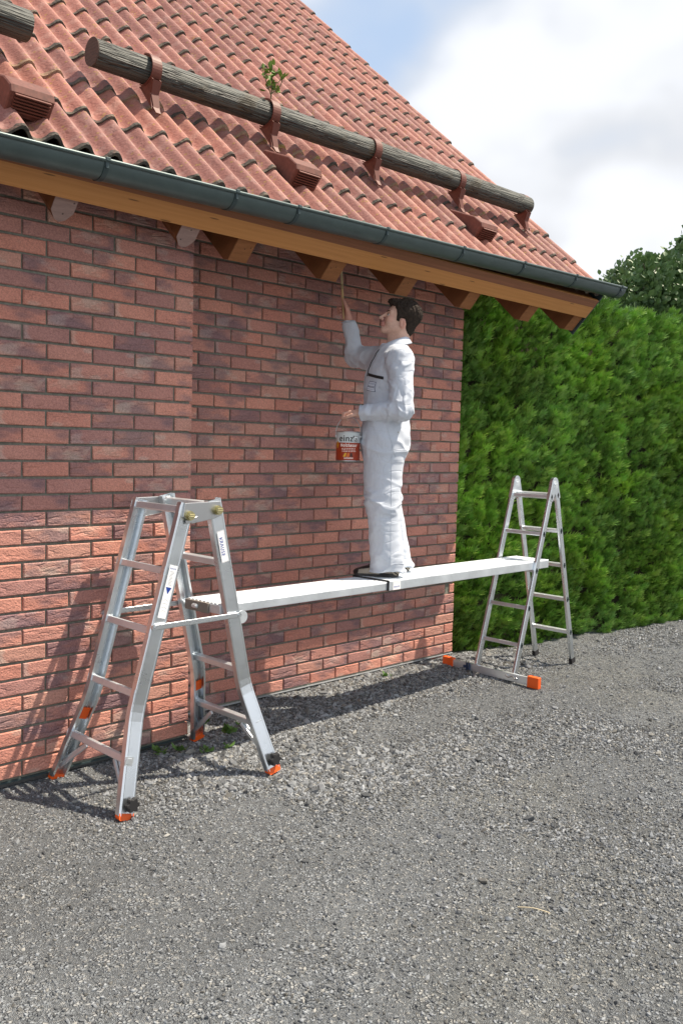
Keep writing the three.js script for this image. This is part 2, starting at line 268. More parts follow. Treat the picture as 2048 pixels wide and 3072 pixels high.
// ------------------------------------------------------------------ the brick house
const PITCH = THREE.MathUtils.degToRad(42.54), EAVE = V(0, 3.02, 0.80), COURSE = 0.0833;
const slope = (o) => { o.position.copy(EAVE); o.rotation.x = PITCH - Math.PI / 2; return o; };   // local x along the eave, y up the slope, z out of it
const house = thing('brick_house', 'red brick house wall with a steep red tiled roof and green gutter', 'house');
{
  const wallTop = 3.42, back = -7.82;
  const wall = part('wall', metreUV(box(-2.93, -0.012, -0.02, wallTop, -0.26, -0.012)), mortar, house);
  const pier = part('wall', metreUV(box(-9, -2.928, -0.02, 3.12, -0.26, 0.348)), mortar, house, 'brick wall section that stands forward at the left');
  part('plinth', metreUV([box(-2.92, -0.02, -0.4, -0.016, -0.24, -0.028), box(-9, -2.935, -0.4, -0.016, -0.24, 0.332)].reduce((a, b) => merge([a, b]))), concrete, house);
  part('drip_edge', box(-2.92, 0.002, -0.012, -0.006, -0.02, 0.004), aluDull, house); part('drip_edge', box(-9, -2.914, -0.014, -0.006, 0.30, 0.362), zincClip, house);
  const g = new THREE.Shape([[0.02, -0.4], [-back, -0.4], [-back, 3.36], [3.92, 6.95], [0.02, 3.36]].map(([x, y]) => new THREE.Vector2(x, y)));
  part('gable_wall', metreUV(new THREE.ExtrudeGeometry(g, { depth: 0.24, bevelEnabled: false }).rotateY(Math.PI / 2).translate(-0.2525, 0, 0)), std({ map: brickMap, roughness: 0.95 }), house);
  part('back_wall', box(-9, -0.26, -0.4, 3.3, back, back + 0.24), mortar, house);
  part('side_wall', box(-9, -8.76, -0.4, 6.3, back + 0.25, -0.27), mortar, house);

  // bricks
  const r = rngOf(11);
  function brick(w, hh, dp) {                                  // chamfered, slightly uneven, its own piece of the brick pattern
    const c = 0.0045, ou = r() * 7, ov = r() * 5, j = () => rr(-0.0012, 0.0012, r), P = [], U = [];
    const ring = (i, z) => [[i, i], [w - i, i], [w - i, hh - i], [i, hh - i]].map(([x, y]) => [x - w + j(), y + j(), z]);
    const f = ring(c, 0).map(([x, y, z]) => [x, y, z + rr(-0.0015, 0.0015, r)]), m = ring(0, -c), b = ring(0, -dp);
    const quad = (a, q, s, t) => [a, q, s, a, s, t].forEach((v) => { P.push(...v); U.push(v[0] + ou + (v[2] < -c ? v[2] : 0), v[1] + ov + (v[2] < -c ? v[2] * 0.7 : 0)); });
    quad(...f); for (let k = 0; k < 4; k++) { const n = (k + 1) % 4; quad(m[k], m[n], f[n], f[k]); quad(b[k], b[n], m[n], m[k]); }
    const g = new THREE.BufferGeometry(); g.setAttribute('position', new THREE.Float32BufferAttribute(P, 3)); g.setAttribute('uv', new THREE.Float32BufferAttribute(U, 2)); g.computeVertexNormals(); return g;
  }
  const hb = COURSE - 0.0125, set = (n, w, d) => Array.from({ length: n }, () => brick(w, hb, d));
  const kinds = { full: set(18, 0.2395, 0.05), half: set(8, 0.1145, 0.05), fullEnd: set(6, 0.2395, 0.115), halfEnd: set(6, 0.1145, 0.20) };
  const place = [];
  const row = (k, xr, z, evenFull, xl, host) => {
    let x = xr, full = (k % 2 === 0) === evenFull; const y = k * COURSE + 0.0065;
    for (let n = 0; x > xl; n++) { const kind = (full || n ? 'full' : 'half') + (n ? '' : 'End'), w = kind.startsWith('full') ? 0.25 : 0.125; place.push({ kind, x: x + rr(-0.0012, 0.0012, r), y: y + rr(-0.0012, 0.0012, r), z: z + rr(-0.0018, 0.0018, r), host, k }); x -= w; }
  };
  for (let k = 0; k < 41; k++) row(k, 0, 0, false, -2.97, wall);
  for (let k = 0; k < 37; k++) row(k, -2.916, 0.36, true, -5.6, pier);
  const p = V(), byHost = new Map([[wall, []], [pier, []]]);
  for (const b of place) { p.set(b.x - 0.12, b.y + 0.03, b.z); b.seen = seen(p, 1.06); b.dist = p.distanceTo(camera.position); byHost.get(b.host).push(b); }
  let left = 300;
  for (const host of [pier, wall]) {
    const list = byHost.get(host).sort((a, b) => (b.seen - a.seen) || (a.dist - b.dist)), rest = brickMats.map(() => []);
    list.forEach((b, i) => {
      const set = kinds[b.kind]; let geo = set[Math.floor(r() * set.length)]; const mi = Math.floor(r() * brickMats.length);
      if (host === wall && b.k === 6 && b.kind === 'halfEnd') { const m = part('broken_brick', brick(0.062, hb, 0.1), brickMats[1], host, 'broken corner brick with its orange core showing'); m.position.set(b.x, b.y, b.z - 0.004); return; }
      if (b.seen && i < 300) { const m = part('brick', geo, brickMats[mi], host); m.position.set(b.x, b.y, b.z); } else rest[mi].push(geo.clone().translate(b.x, b.y, b.z));
    });
    const used = rest.map((l, i) => [l, i]).filter(([l]) => l.length); if (!used.length) continue;
    const gs = used.map(([l]) => mergeGeometries(l)), m = new THREE.Mesh(mergeGeometries(gs, true), used.map(([, i]) => brickMats[i])); m.name = 'brickwork'; m.userData.kind = 'stuff'; host.add(m);
  }
}
const roof = slope(part('roof', box(-9, 0.82, 0.03, 6.42, -0.225, -0.115), rafterMat, house));
{
  const r = rngOf(21), backSlope = box(-9, 0.84, -0.1, 6.4, -0.225, -0.02).rotateX(PITCH - Math.PI / 2).applyMatrix4(new THREE.Matrix4().makeScale(1, 1, -1)).translate(0, EAVE.y, -3.92 * 2 - EAVE.z + 0.01);
  backSlope.index.array.reverse(); part('roof', backSlope, tileMats[0][0], house, 'rear slope of the tiled roof').name = 'rear_roof';
  part('ridge', new THREE.CylinderGeometry(0.11, 0.11, 9.8, 16, 1, false).rotateZ(Math.PI / 2).translate(-4.1, EAVE.y + 6.42 * Math.sin(PITCH) - 0.02, EAVE.z - 6.42 * Math.cos(PITCH)), tileMats[0][0], house);
  const A = 0.056, N = 20, W = 0.3, LEN = 0.452;
  const prof = (x) => A * Math.pow(0.5 + 0.5 * Math.cos((x + 0.038) / 0.15 * Math.PI * 2), 1.15) - A, dprof = (x) => (prof(x + 1e-4) - prof(x - 1e-4)) / 2e-4;
  function tile(seed) {
    const q = rngOf(seed), ou = q() * 9, ov = q() * 9, P = [], Nn = [], U = [], ph = q() * 9;
    const vert = (x, y, z, n) => { P.push(x, y, z); Nn.push(...n); U.push(x * 1.0 + ou, y + (n[1] < -0.5 ? z : 0) + ov); };
    const top = (x, y) => [x, y, prof(x) - 0.044 * y + (y < 0.001 ? -0.003 : 0)], nt = (x) => { const v = V(-dprof(x), 0.044, 1).normalize(); return [v.x, v.y, v.z]; };
    const strip = (ys) => { for (let i = 0; i < N; i++) { const x0 = -W - 0.003 + (W + 0.003) * i / N, x1 = -W - 0.003 + (W + 0.003) * (i + 1) / N, a = [x0, ys[0](x0)], b = [x1, ys[0](x1)], c = [x1, ys[1](x1)], d = [x0, ys[1](x0)]; for (const [x, y] of [a, b, c, a, c, d]) vert(...top(x, y), nt(x)); } };
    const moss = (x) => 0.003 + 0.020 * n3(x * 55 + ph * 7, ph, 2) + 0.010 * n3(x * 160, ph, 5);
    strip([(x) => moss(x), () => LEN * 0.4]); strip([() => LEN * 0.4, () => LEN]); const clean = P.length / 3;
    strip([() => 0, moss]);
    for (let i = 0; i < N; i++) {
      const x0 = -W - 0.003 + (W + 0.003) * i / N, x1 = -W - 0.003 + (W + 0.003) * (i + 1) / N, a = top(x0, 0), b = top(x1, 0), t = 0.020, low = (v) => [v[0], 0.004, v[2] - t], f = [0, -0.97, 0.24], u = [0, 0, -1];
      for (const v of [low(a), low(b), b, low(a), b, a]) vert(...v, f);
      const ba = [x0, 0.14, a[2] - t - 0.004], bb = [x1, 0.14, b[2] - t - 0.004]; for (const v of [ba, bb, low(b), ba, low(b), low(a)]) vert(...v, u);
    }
    const g = new THREE.BufferGeometry(); g.setAttribute('position', new THREE.Float32BufferAttribute(P, 3)); g.setAttribute('normal', new THREE.Float32BufferAttribute(Nn, 3)); g.setAttribute('uv', new THREE.Float32BufferAttribute(U, 2));
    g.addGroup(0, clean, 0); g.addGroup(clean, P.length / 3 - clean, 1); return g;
  }
  const tiles = Array.from({ length: 10 }, (_, i) => tile(100 + i)), place = [], p = V(), mw = new THREE.Matrix4(); house.updateMatrixWorld(true); mw.copy(roof.matrixWorld);
  for (let i = 0; i < 17; i++) for (let j = 0; j < 24; j++) {
    const x = 0.885 - 0.3 * j + rr(-0.002, 0.002, r), s = i ? 0.413 + 0.3745 * (i - 1) + rr(-0.006, 0.006, r) - (r() > 0.97 ? 0.014 : 0) : 0.008 + rr(-0.004, 0.004, r), z = rr(-0.0025, 0.0025, r);
    p.set(x - 0.15, s + 0.15, 0).applyMatrix4(mw); place.push({ x, s, z, i, seen: seen(p, 1.09), dist: p.distanceTo(camera.position), turn: rr(-0.008, 0.008, r) });
  }
  place.sort((a, b) => (b.seen - a.seen) || (a.dist - b.dist)); const rest = [[], []];
  place.forEach((t, n) => {
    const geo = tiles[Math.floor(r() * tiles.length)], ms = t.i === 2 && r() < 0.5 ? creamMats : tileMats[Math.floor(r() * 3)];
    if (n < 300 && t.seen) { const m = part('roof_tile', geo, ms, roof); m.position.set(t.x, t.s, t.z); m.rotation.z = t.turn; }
    else { const g = geo.toNonIndexed ? geo.clone() : geo; g.translate(t.x, t.s, t.z); const gr = g.groups; for (const k of [0, 1]) { const h = new THREE.BufferGeometry(); for (const a of ['position', 'normal', 'uv']) { const at = g.attributes[a]; h.setAttribute(a, new THREE.BufferAttribute(at.array.slice(gr[k].start * at.itemSize, (gr[k].start + gr[k].count) * at.itemSize), at.itemSize)); } rest[k].push(h); } }
  });
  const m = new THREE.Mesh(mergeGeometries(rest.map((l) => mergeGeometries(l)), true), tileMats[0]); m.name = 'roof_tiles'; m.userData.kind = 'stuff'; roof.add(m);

  // ventilation hoods
  for (const [x, s] of [[-4.03, 0.175], [-2.30, 0.31], [-0.515, 0.33]]) {
    const sh = new THREE.Shape([[0, -0.03], [0, 0.062], [0.02, 0.078], [0.10, 0.072], [0.32, -0.015], [0.32, -0.03]].map(([a, b]) => new THREE.Vector2(a, b)));
    const q = new THREE.ExtrudeGeometry(sh, { depth: 0.17, bevelEnabled: true, bevelThickness: 0.018, bevelSize: 0.008, bevelSegments: 2 }); q.applyMatrix4(new THREE.Matrix4().makeBasis(V(0, 1, 0), V(0, 0, 1), V(1, 0, 0)));
    const o = part('vent_hood', [q.translate(x - 0.085, s, 0)], ventMat, roof);
    part('louvre', Array.from({ length: 6 }, (_, k) => box(x - 0.082, x + 0.082, s - 0.022, s - 0.007, -0.016 + 0.0145 * k, -0.0105 + 0.0145 * k)), hookMat, roof);
    o.userData.label = 'red clay ventilation hood with a louvred front';
  }
  // hooks that carry the snow guard logs
  for (const x of [-4.06, -3.155, -2.314, -1.409, -0.48, 0.395]) {
    const s0 = 0.860 + 0.009 * (x + 1.6), arc = [], r0 = 0.077, c = V(x, s0, 0.122);
    for (let k = 0; k <= 22; k++) { const a = THREE.MathUtils.degToRad(mix(262, 32, k / 22)), rad = r0 + (k > 19 ? 0.004 * (k - 19) : 0); arc.push({ p: V(x, c.y + rad * Math.cos(a), c.z + rad * Math.sin(a)), u: V(1, 0, 0), v: V(0, Math.cos(a), Math.sin(a)), k }); }
    const w = (k) => mix(0.030, 0.018, Math.max(0, (k - 16) / 6)), strap = arc.map((f) => ({ p: f.p, u: f.u.clone().multiplyScalar(w(f.k) / 0.03), v: f.v }));
    const tongue = sweep([[-0.03, -0.003], [0.03, -0.003], [0.03, 0.004], [-0.03, 0.004]], [{ p: V(x, s0 - 0.02, 0.032), u: V(1, 0, 0), v: V(0, 0, 1) }, { p: V(x, s0 - 0.12, 0.030), u: V(0.9, 0, 0), v: V(0, 0, 1) }, { p: V(x, s0 - 0.235, 0.004), u: V(0.5, 0, 0), v: V(0, 0, 1) }]);
    const sh = new THREE.Shape([[-0.20, 0.008], [-0.02, 0.03], [-0.075, 0.125], [-0.105, 0.125], [-0.13, 0.06]].map(([a, b]) => new THREE.Vector2(a, b)));
    const web = [-0.027, 0.021].map((dx) => new THREE.ExtrudeGeometry(sh, { depth: 0.006, bevelEnabled: false }).applyMatrix4(new THREE.Matrix4().makeBasis(V(0, 1, 0), V(0, 0, 1), V(1, 0, 0))).translate(x + dx, s0, 0));
    const plate = sweep([[-0.027, -0.003], [0.027, -0.003], [0.027, 0.003], [-0.027, 0.003]], [[-0.20, 0.010], [-0.135, 0.06], [-0.108, 0.125]].map(([a, b], i) => ({ p: V(x, s0 + a, b), u: V([0.55, 0.85, 1][i], 0, 0), v: V(0, -0.75, 0.6) })));
    part('snow_hook', [sweep([[-0.03, 0], [0.03, 0], [0.03, 0.007], [-0.03, 0.007]], strap), tongue, ...web, plate], hookMat, roof);
  }
  // eaves: board, rafters, verge, gutter
  slope(part('fascia', metreUV(box(-9, 0.836, -0.008, 0.02, -0.280, -0.105, 0.003), 1).applyMatrix4(new THREE.Matrix4()), fasciaMat, house)).geometry.attributes.uv.array.forEach((v, i, a) => { a[i] = i % 2 ? v * 4 + 0.3 : v * 0.45; });
  const xs = [-5.25, -4.56, -3.86, -3.16, -2.79, -2.08, -1.41, -0.71, 0.043, 0.700];
  xs.forEach((x, i) => {
    const grey = i < 4 && i > 1, w = grey ? 0.115 : 0.132, lowN = grey ? -0.415 : -0.450;
    const sh = grey ? new THREE.Shape([[0, -0.228], [w, -0.228], [w, lowN + 0.055], [w - 0.03, lowN + 0.012], [w / 2, lowN], [0.03, lowN + 0.012], [0, lowN + 0.055]].map(([a, b]) => new THREE.Vector2(a, b))) : null;
    const g = grey ? new THREE.ExtrudeGeometry(sh, { depth: 2.2, bevelEnabled: false }).applyMatrix4(new THREE.Matrix4().makeBasis(V(1, 0, 0), V(0, 0, 1), V(0, -1, 0))).translate(0, 2.22, 0) : metreUV(new THREE.ExtrudeGeometry(new THREE.Shape([[0.02, -0.228], [2.2, -0.228], [2.2, lowN], [0.05, lowN], [0.02, lowN + 0.022]].map(([a, b]) => new THREE.Vector2(a, b))), { depth: w, bevelEnabled: false }).applyMatrix4(new THREE.Matrix4().makeBasis(V(0, 1, 0), V(0, 0, 1), V(1, 0, 0))));
    const o = slope(part('rafter', g.translate(x, 0, 0), rafterMat, house));
    const e = grey ? new THREE.ShapeGeometry(sh) : null;
    const cap = grey ? new THREE.ExtrudeGeometry(sh, { depth: 0.004, bevelEnabled: false }).applyMatrix4(new THREE.Matrix4().makeBasis(V(1, 0, 0), V(0, 0, 1), V(0, -1, 0))).translate(x, 0.019, 0) : box(x + 0.002, x + w - 0.002, 0.0145, 0.019, lowN + 0.02, -0.23);
    part('rafter_end', metreUV(cap, 3), grey ? greyEndMat : endMat, o); if (e) e.dispose();
  });
  slope(part('soffit_board', box(-9, 0.818, 0.04, 2.0, -0.243, -0.2265), rafterMat, house));
  part('wall_plate', [box(-2.92, 0.7, 3.16, 3.30, -0.13, -0.03), box(-9, -2.93, 2.86, 2.985, 0.26, 0.345)], rafterMat, house);
  slope(part('verge_board', box(0.838, 0.852, -0.004, 6.4, -0.452, -0.06), zincClip, house));
  slope(part('vent_strip', box(-9, 0.83, -0.0105, -0.0085, -0.172, -0.108), std({ color: lin(0.30, 0.125, 0.065), map: grit, roughness: 0.9 }), house, 'brown perforated strip under the gutter'));
  const gy = (x) => 2.945 + (x + 3.77) * 0.0224, gz = 0.798, f = (x) => ({ p: V(x, gy(x), gz), u: V(0, 0, 1), v: V(0, 1, 0) });
  const half = (ro, ri, n = 18) => { const o = []; for (let k = 0; k <= n; k++) { const a = Math.PI * (1 + k / n); o.push([ro * Math.cos(a), ro * Math.sin(a)]); } for (let k = n; k >= 0; k--) { const a = Math.PI * (1 + k / n); o.push([ri * Math.cos(a), ri * Math.sin(a)]); } return o; };
  const fr = []; for (let x = -7.5; x < 1.02; x += 0.424) fr.push(f(x)); fr.push(f(1.02));
  const gutter = part('gutter', [metreUV(toCreasedNormals(sweep(half(0.072, 0.0695), fr), 0.6)), tubeAt([V(-7.5, gy(-7.5) + 0.002, gz + 0.076), V(-3, gy(-3) + 0.002, gz + 0.076), V(1.02, gy(1.02) + 0.002, gz + 0.076)], 0.009, 20, 10)], zincMat, house);
  part('end_cap', sweep(half(0.0718, 0.001), [f(1.011), f(1.023)]), zincMat, gutter);
  for (const x of [-5.22, -4.5, -3.771, -3.042, -2.623, -1.92, -1.185, -0.49, 0.205, 0.899].map((q) => q + 0.015 + 0.006 * (q + 3.77))) part('gutter_bracket', [sweep(half(0.0755, 0.0722), [f(x - 0.012), f(x + 0.012)]), box(x - 0.012, x + 0.012, gy(x) - 0.004, gy(x) + 0.014, gz + 0.069, gz + 0.088, 0.003), box(x - 0.008, x + 0.008, gy(x) - 0.034, gy(x) - 0.004, gz + 0.073, gz + 0.078, 0.002)], zincClip, gutter);
}
// snow guard logs
{
  const lg = (x0, x1, label) => {
    const o = thing('snow_guard_log', label, 'log', [0, 0, 0], 0, undefined), n = 40, P = new THREE.CylinderGeometry(0.073, 0.070, x1 - x0, 28, n, true).rotateZ(-Math.PI / 2), p = P.attributes.position, u = P.attributes.uv;
    for (let i = 0; i < p.count; i++) { const k = 1 + 0.07 * (n3(p.getX(i) * 1.7 + x0, Math.atan2(p.getY(i), p.getZ(i)) * 1.2, 4) - 0.5); p.setXYZ(i, p.getX(i), p.getY(i) * k, p.getZ(i) * k); const a = u.getX(i), b = u.getY(i); u.setXY(i, b * (x1 - x0) / 1.1, a); }
    P.computeVertexNormals(); const h = part('log_body', P, logMat, o), e = [-1, 1].map((s) => part('log_end', new THREE.CylinderGeometry(0.0715, 0.0715, 0.006, 28).rotateZ(Math.PI / 2).translate(s * ((x1 - x0) / 2 - 0.002), 0, 0), logEndMat, o));
    const mx = (x0 + x1) / 2, s = 0.860 + 0.009 * (mx + 1.6), c = V(mx, s, 0.122).applyMatrix4(new THREE.Matrix4().makeRotationX(PITCH - Math.PI / 2)).add(EAVE); o.position.copy(c); o.rotation.z = 0.0060;
  };
  lg(-3.49, 0.455, 'long weathered grey log held by five hooks along the tiled roof');
  lg(-6.4, -3.845, 'shorter weathered log cut off by the left edge, above the leftmost vent hood');
}

// ------------------------------------------------------------------ ladders and plank
const MAKER = 'KRAUSE', blue = '#1d3f94';
const stickerTex = {
  name: canvasTex(512, 128, (c, w, h) => { c.fillStyle = '#f4f5f6'; c.fillRect(0, 0, w, h); c.strokeStyle = '#7d8794'; c.lineWidth = 4; c.strokeRect(8, 8, w - 16, h - 16); c.fillStyle = blue; c.font = 'bold 84px sans-serif'; c.textAlign = 'center'; c.textBaseline = 'middle'; c.fillText(MAKER, w / 2, h * 0.62); c.fillStyle = '#a9b2bd'; for (let i = 0; i < 3; i++) c.fillRect(30 + i * 150, 20, 120, 4); }),
  info: canvasTex(128, 640, (c, w, h) => { c.fillStyle = '#f3f4f5'; c.fillRect(0, 0, w, h); c.fillStyle = blue; c.font = 'bold 27px sans-serif'; c.textAlign = 'center'; c.fillText(MAKER, w / 2, 52); c.fillStyle = '#8b929c'; for (let i = 0; i < 11; i++) c.fillRect(24 + (i * 13) % 17, 76 + i * 16, 66 - (i * 7) % 22, 5); c.fillStyle = blue; c.beginPath(); c.moveTo(16, 268); c.lineTo(112, 268); c.lineTo(64, 352); c.fill(); c.strokeStyle = '#9aa1aa'; c.lineWidth = 4; for (let i = 0; i < 4; i++) { c.beginPath(); c.moveTo(22, 430 + i * 44); c.lineTo(64, 416 + i * 44); c.lineTo(106, 432 + i * 44); c.stroke(); } }),
  tab: canvasTex(256, 200, (c, w, h) => { c.fillStyle = '#f2f3f4'; c.fillRect(0, 0, w, h); c.fillStyle = '#b4bcc6'; for (let i = 0; i < 3; i++) c.fillRect(18, 18 + i * 22, w - 36, 5); c.fillStyle = blue; c.font = 'bold 56px sans-serif'; c.textAlign = 'center'; c.fillText(MAKER, w / 2, 152); }),
  small: canvasTex(96, 640, (c, w, h) => { c.fillStyle = '#eeefF0'; c.fillRect(0, 0, w, h); c.fillStyle = '#9aa2ab'; for (let i = 0; i < 30; i++) c.fillRect(14 + (i * 11) % 13, 18 + i * 20, 58 - (i * 9) % 26, 5); }),
};
function decal(center, along, across, w, h) { // thin printed plate: w along, h across; text runs along
  const n = along.clone().cross(across).normalize(), g = new THREE.PlaneGeometry(w, h); return g.applyMatrix4(new THREE.Matrix4().makeBasis(along, across, n).setPosition(center));
}
// the left trestle: two flared halves hinged at the top
{
  const o = thing('trestle_ladder', 'aluminium trestle ladder with flared legs and gold hinge knobs, under the left plank end', 'ladder'), ZC = 0.725;
  const halves = [{ top: V(-3.384, 1.405, 0), foot: V(-3.785, -0.040, 0), s: -1 }, { top: V(-3.226, 1.405, 0), foot: V(-2.902, -0.045, 0), s: 1 }];
  const W = 0.080, D = 0.036, t = 0.003;
  const prof = [[0.003, 0], [0.010, 0.0015], [0.014, 0], [W - 0.014, 0], [W - 0.010, 0.0015], [W - 0.003, 0], [W, -0.003], [W, -D], [W - 0.012, -D], [W - 0.012, -D + t], [W - t, -D + t], [W - t, -t - 0.001], [W * 0.70, -t], [W * 0.67, -t - 0.005], [W * 0.62, -t - 0.005], [W * 0.59, -t], [W * 0.40, -t], [W * 0.37, -t - 0.005], [W * 0.32, -t - 0.005], [W * 0.29, -t], [t, -t - 0.001], [t, -D + t], [0.012, -D + t], [0.012, -D], [0, -D], [0, -0.003]];
  halves.forEach((h, hi) => {
    const ax = h.foot.clone().sub(h.top), len = ax.length(); ax.normalize(); const u = V(-ax.y, ax.x, 0).multiplyScalar(1);       // u points to the right of the picture
    if (u.x < 0) u.negate();
    const at = (y) => h.top.clone().addScaledVector(ax, (h.top.y - y) / -ax.y);
    h.at = at; h.u = u; h.ax = ax; h.zf = (y) => 0.217 + 0.155 * Math.max(0, (0.40 - y) / 0.445) * 1.0;
    for (const sd of [1, -1]) {
      const ys = [1.405, 1.1, 0.8, 0.50, 0.455, 0.42, 0.38, 0.34, 0.2, 0.05, -0.018], soft = (y) => { const b = 0.415; return y > b + 0.05 ? 0 : y < b - 0.05 ? b - y : ((b + 0.05 - y) ** 2) / 0.2; };
      h.off = (y) => 0.222 + (h.s < 0 && sd > 0 ? 0.25 : 0.30) * soft(y);
      const fr = ys.map((y) => { const p = at(y); return { p: V(p.x, p.y, ZC + sd * h.off(y)), u, v: V(0, 0, sd) }; });
      const g = metreUV(sd > 0 ? sweep(prof, fr) : sweep(prof.slice().reverse(), fr), 2), st = part('stile', g, alu, o);
      const q = fr[fr.length - 1], cap = [[0.001, 0.001], [W - 0.001, 0.001], [W - 0.001, -D + 0.002], [0.001, -D + 0.002]], cf = [-0.012, 0.012, 0.019].map((d, i) => ({ p: q.p.clone().addScaledVector(ax, d).add(V(0, 0, sd * d * 0.28)).addScaledVector(u, i > 1 ? W * 0.08 : 0), u: u.clone().multiplyScalar(i > 1 ? 0.84 : 1), v: V(0, 0, sd) }));
      part('foot_cap', metreUV(sd > 0 ? sweep(cap, cf) : sweep(cap.slice().reverse(), cf)), orange, st);
      if (sd > 0) {                                              // star knob on the outside of the front feet
        const p = at(0.035).addScaledVector(u, W * 0.62), z = ZC + h.off(0.035), kn = new THREE.Shape(); for (let k = 0; k <= 48; k++) { const a = k / 48 * 6.2832, rad = 0.027 + 0.005 * Math.cos(a * 6); kn[k ? 'lineTo' : 'moveTo'](rad * Math.cos(a), rad * Math.sin(a)); }
        part('star_knob', [new THREE.ExtrudeGeometry(kn, { depth: 0.022, bevelEnabled: true, bevelSize: 0.003, bevelThickness: 0.003, bevelSegments: 2 }).translate(p.x, p.y, z + 0.012), cylZ(0.010, z - 0.002, z + 0.014, p.x, p.y)], rubber, o);
      } else {                                                   // orange marking band inside the rear legs
        const y0 = 0.285, y1 = 0.345, P = [], U = []; const line = (y, b) => { const p = at(y).addScaledVector(u, b * W); return [p.x, p.y, ZC + sd * h.off(y) - sd * 0.0098]; };
        const a = line(y0, 0.08), b = line(y0, 0.92), c = line(y1, 0.92), d = line(y1, 0.08); P.push(...a, ...b, ...c, ...a, ...c, ...d); const bg = new THREE.BufferGeometry(); bg.setAttribute('position', new THREE.Float32BufferAttribute(P, 3)); bg.computeVertexNormals();
        part('orange_band', bg, orange, st);
      }
      // strut from the lowest rung to the leg's foot
      const r0 = at(0.19).addScaledVector(u, 0.035), f0 = at(0.03).addScaledVector(u, 0.035);
      part('strut', [bar(V(r0.x, r0.y - 0.005, ZC + sd * 0.13), V(f0.x, f0.y, ZC + sd * (h.off(0.03) - 0.012)), 0.020, 0.012, V(1, 0, 0), 0.003), bar(V(r0.x + 0.012, r0.y - 0.005, ZC + sd * 0.15), V(f0.x + 0.012, f0.y + 0.03, ZC + sd * (h.off(0.03) - 0.012)), 0.010, 0.010, V(1, 0, 0), 0.002)], aluDull, o);
    }
    for (const y of [1.372, 1.076, hi ? 0.806 : 0.792, 0.498, 0.210]) {
      const p = at(y).addScaledVector(u, hi ? 0.045 : 0.020), hz = h.off(y) - 0.004, rg = new RoundedBoxGeometry(0.030, 0.034, hz * 2, 2, 0.005).applyMatrix4(new THREE.Matrix4().makeBasis(u, ax.clone().negate(), V(0, 0, 1).multiplyScalar(1)).setPosition(p.x, p.y, ZC));
      const fl = [-1, 1].map((s) => new THREE.CylinderGeometry(0.030, 0.019, 0.03, 4, 1).rotateY(Math.PI / 4).rotateX(s * Math.PI / 2).applyMatrix4(new THREE.Matrix4().makeBasis(u, ax.clone().negate(), V(0, 0, 1)).setPosition(p.x, p.y, ZC + s * (hz - 0.016))));
      part('rung', metreUV(merge([rg, ...fl]), 2), aluDull, o);
    }
  });
  const [a, b] = halves;
  for (const sd of [1, -1]) {                                    // hinges with gold locking knobs, folding braces
    const z = ZC + sd * 0.222, pa = a.at(1.345).addScaledVector(a.u, 0.055), pb = b.at(1.345).addScaledVector(b.u, 0.035);
    const sh = new THREE.Shape([[pa.x - 0.03, 1.335], [pa.x - 0.02, 1.398], [pb.x + 0.02, 1.402], [pb.x + 0.03, 1.335], [pb.x - 0.02, 1.318], [pa.x + 0.02, 1.30]].map(([x, y]) => new THREE.Vector2(x, y)));
    part('hinge_plate', new THREE.ExtrudeGeometry(sh, { depth: 0.005, bevelEnabled: true, bevelSize: 0.002, bevelThickness: 0.001, bevelSegments: 1 }).translate(0, 0, z + sd * 0.004 - 0.0025), steel, o);
    for (const p of [pa, pb]) part('lock_knob', [cylZ(0.024, Math.min(z + sd * 0.006, z + sd * 0.022), Math.max(z + sd * 0.006, z + sd * 0.022), p.x, p.y + 0.008, 24), cylZ(0.020, Math.min(z + sd * 0.022, z + sd * 0.034), Math.max(z + sd * 0.022, z + sd * 0.034), p.x, p.y + 0.008, 24), box(p.x - 0.017, p.x + 0.017, p.y + 0.003, p.y + 0.008, z + sd * 0.036 - 0.003, z + sd * 0.036 + 0.003, 0.001), box(p.x - 0.015, p.x + 0.015, p.y + 0.013, p.y + 0.017, z + sd * 0.036 - 0.003, z + sd * 0.036 + 0.003, 0.001)], goldZinc, o);
    part('hinge_lever', bar(V(pa.x - 0.02, 1.305, z + sd * 0.012), V(pa.x + 0.05, 1.325, z + sd * 0.012), 0.005, 0.02, V(0, 1, 0), 0.002), steel, o);
    const q0 = a.at(0.815).addScaledVector(a.u, 0.02), q1 = b.at(0.802).addScaledVector(b.u, 0.05), zb = z + sd * 0.012;
    part('brace', [bar(V(q0.x - 0.012, q0.y, zb), V(q1.x + 0.012, q1.y, zb), 0.010, 0.028, V(0, 1, 0), 0.004), cylZ(0.014, zb - 0.006, zb + 0.006, q0.x - 0.012, q0.y), cylZ(0.014, zb - 0.006, zb + 0.006, q1.x + 0.012, q1.y), cylZ(0.006, zb - 0.009, zb + 0.009, q0.x - 0.008, q0.y), cylZ(0.006, zb - 0.009, zb + 0.009, q1.x + 0.008, q1.y)], alu, o);
    if (sd > 0) part('lock_disc', cylZ(0.034, z - 0.02, z - 0.012, q1.x + 0.055, q1.y - 0.02, 28), aluDull, o);
  }
  const zf = ZC + 0.2255, pk = b.at(1.165).addScaledVector(b.u, 0.040), pi = a.at(0.985).addScaledVector(a.u, 0.042);
  part('name_sticker', decal(V(pk.x, pk.y, zf), b.ax.clone(), b.u.clone(), 0.165, 0.046), sheet(stickerTex.name), o);
  part('info_sticker', decal(V(pi.x, pi.y, zf), a.u.clone(), a.ax.clone().negate(), 0.046, 0.26), sheet(stickerTex.info), o);
}
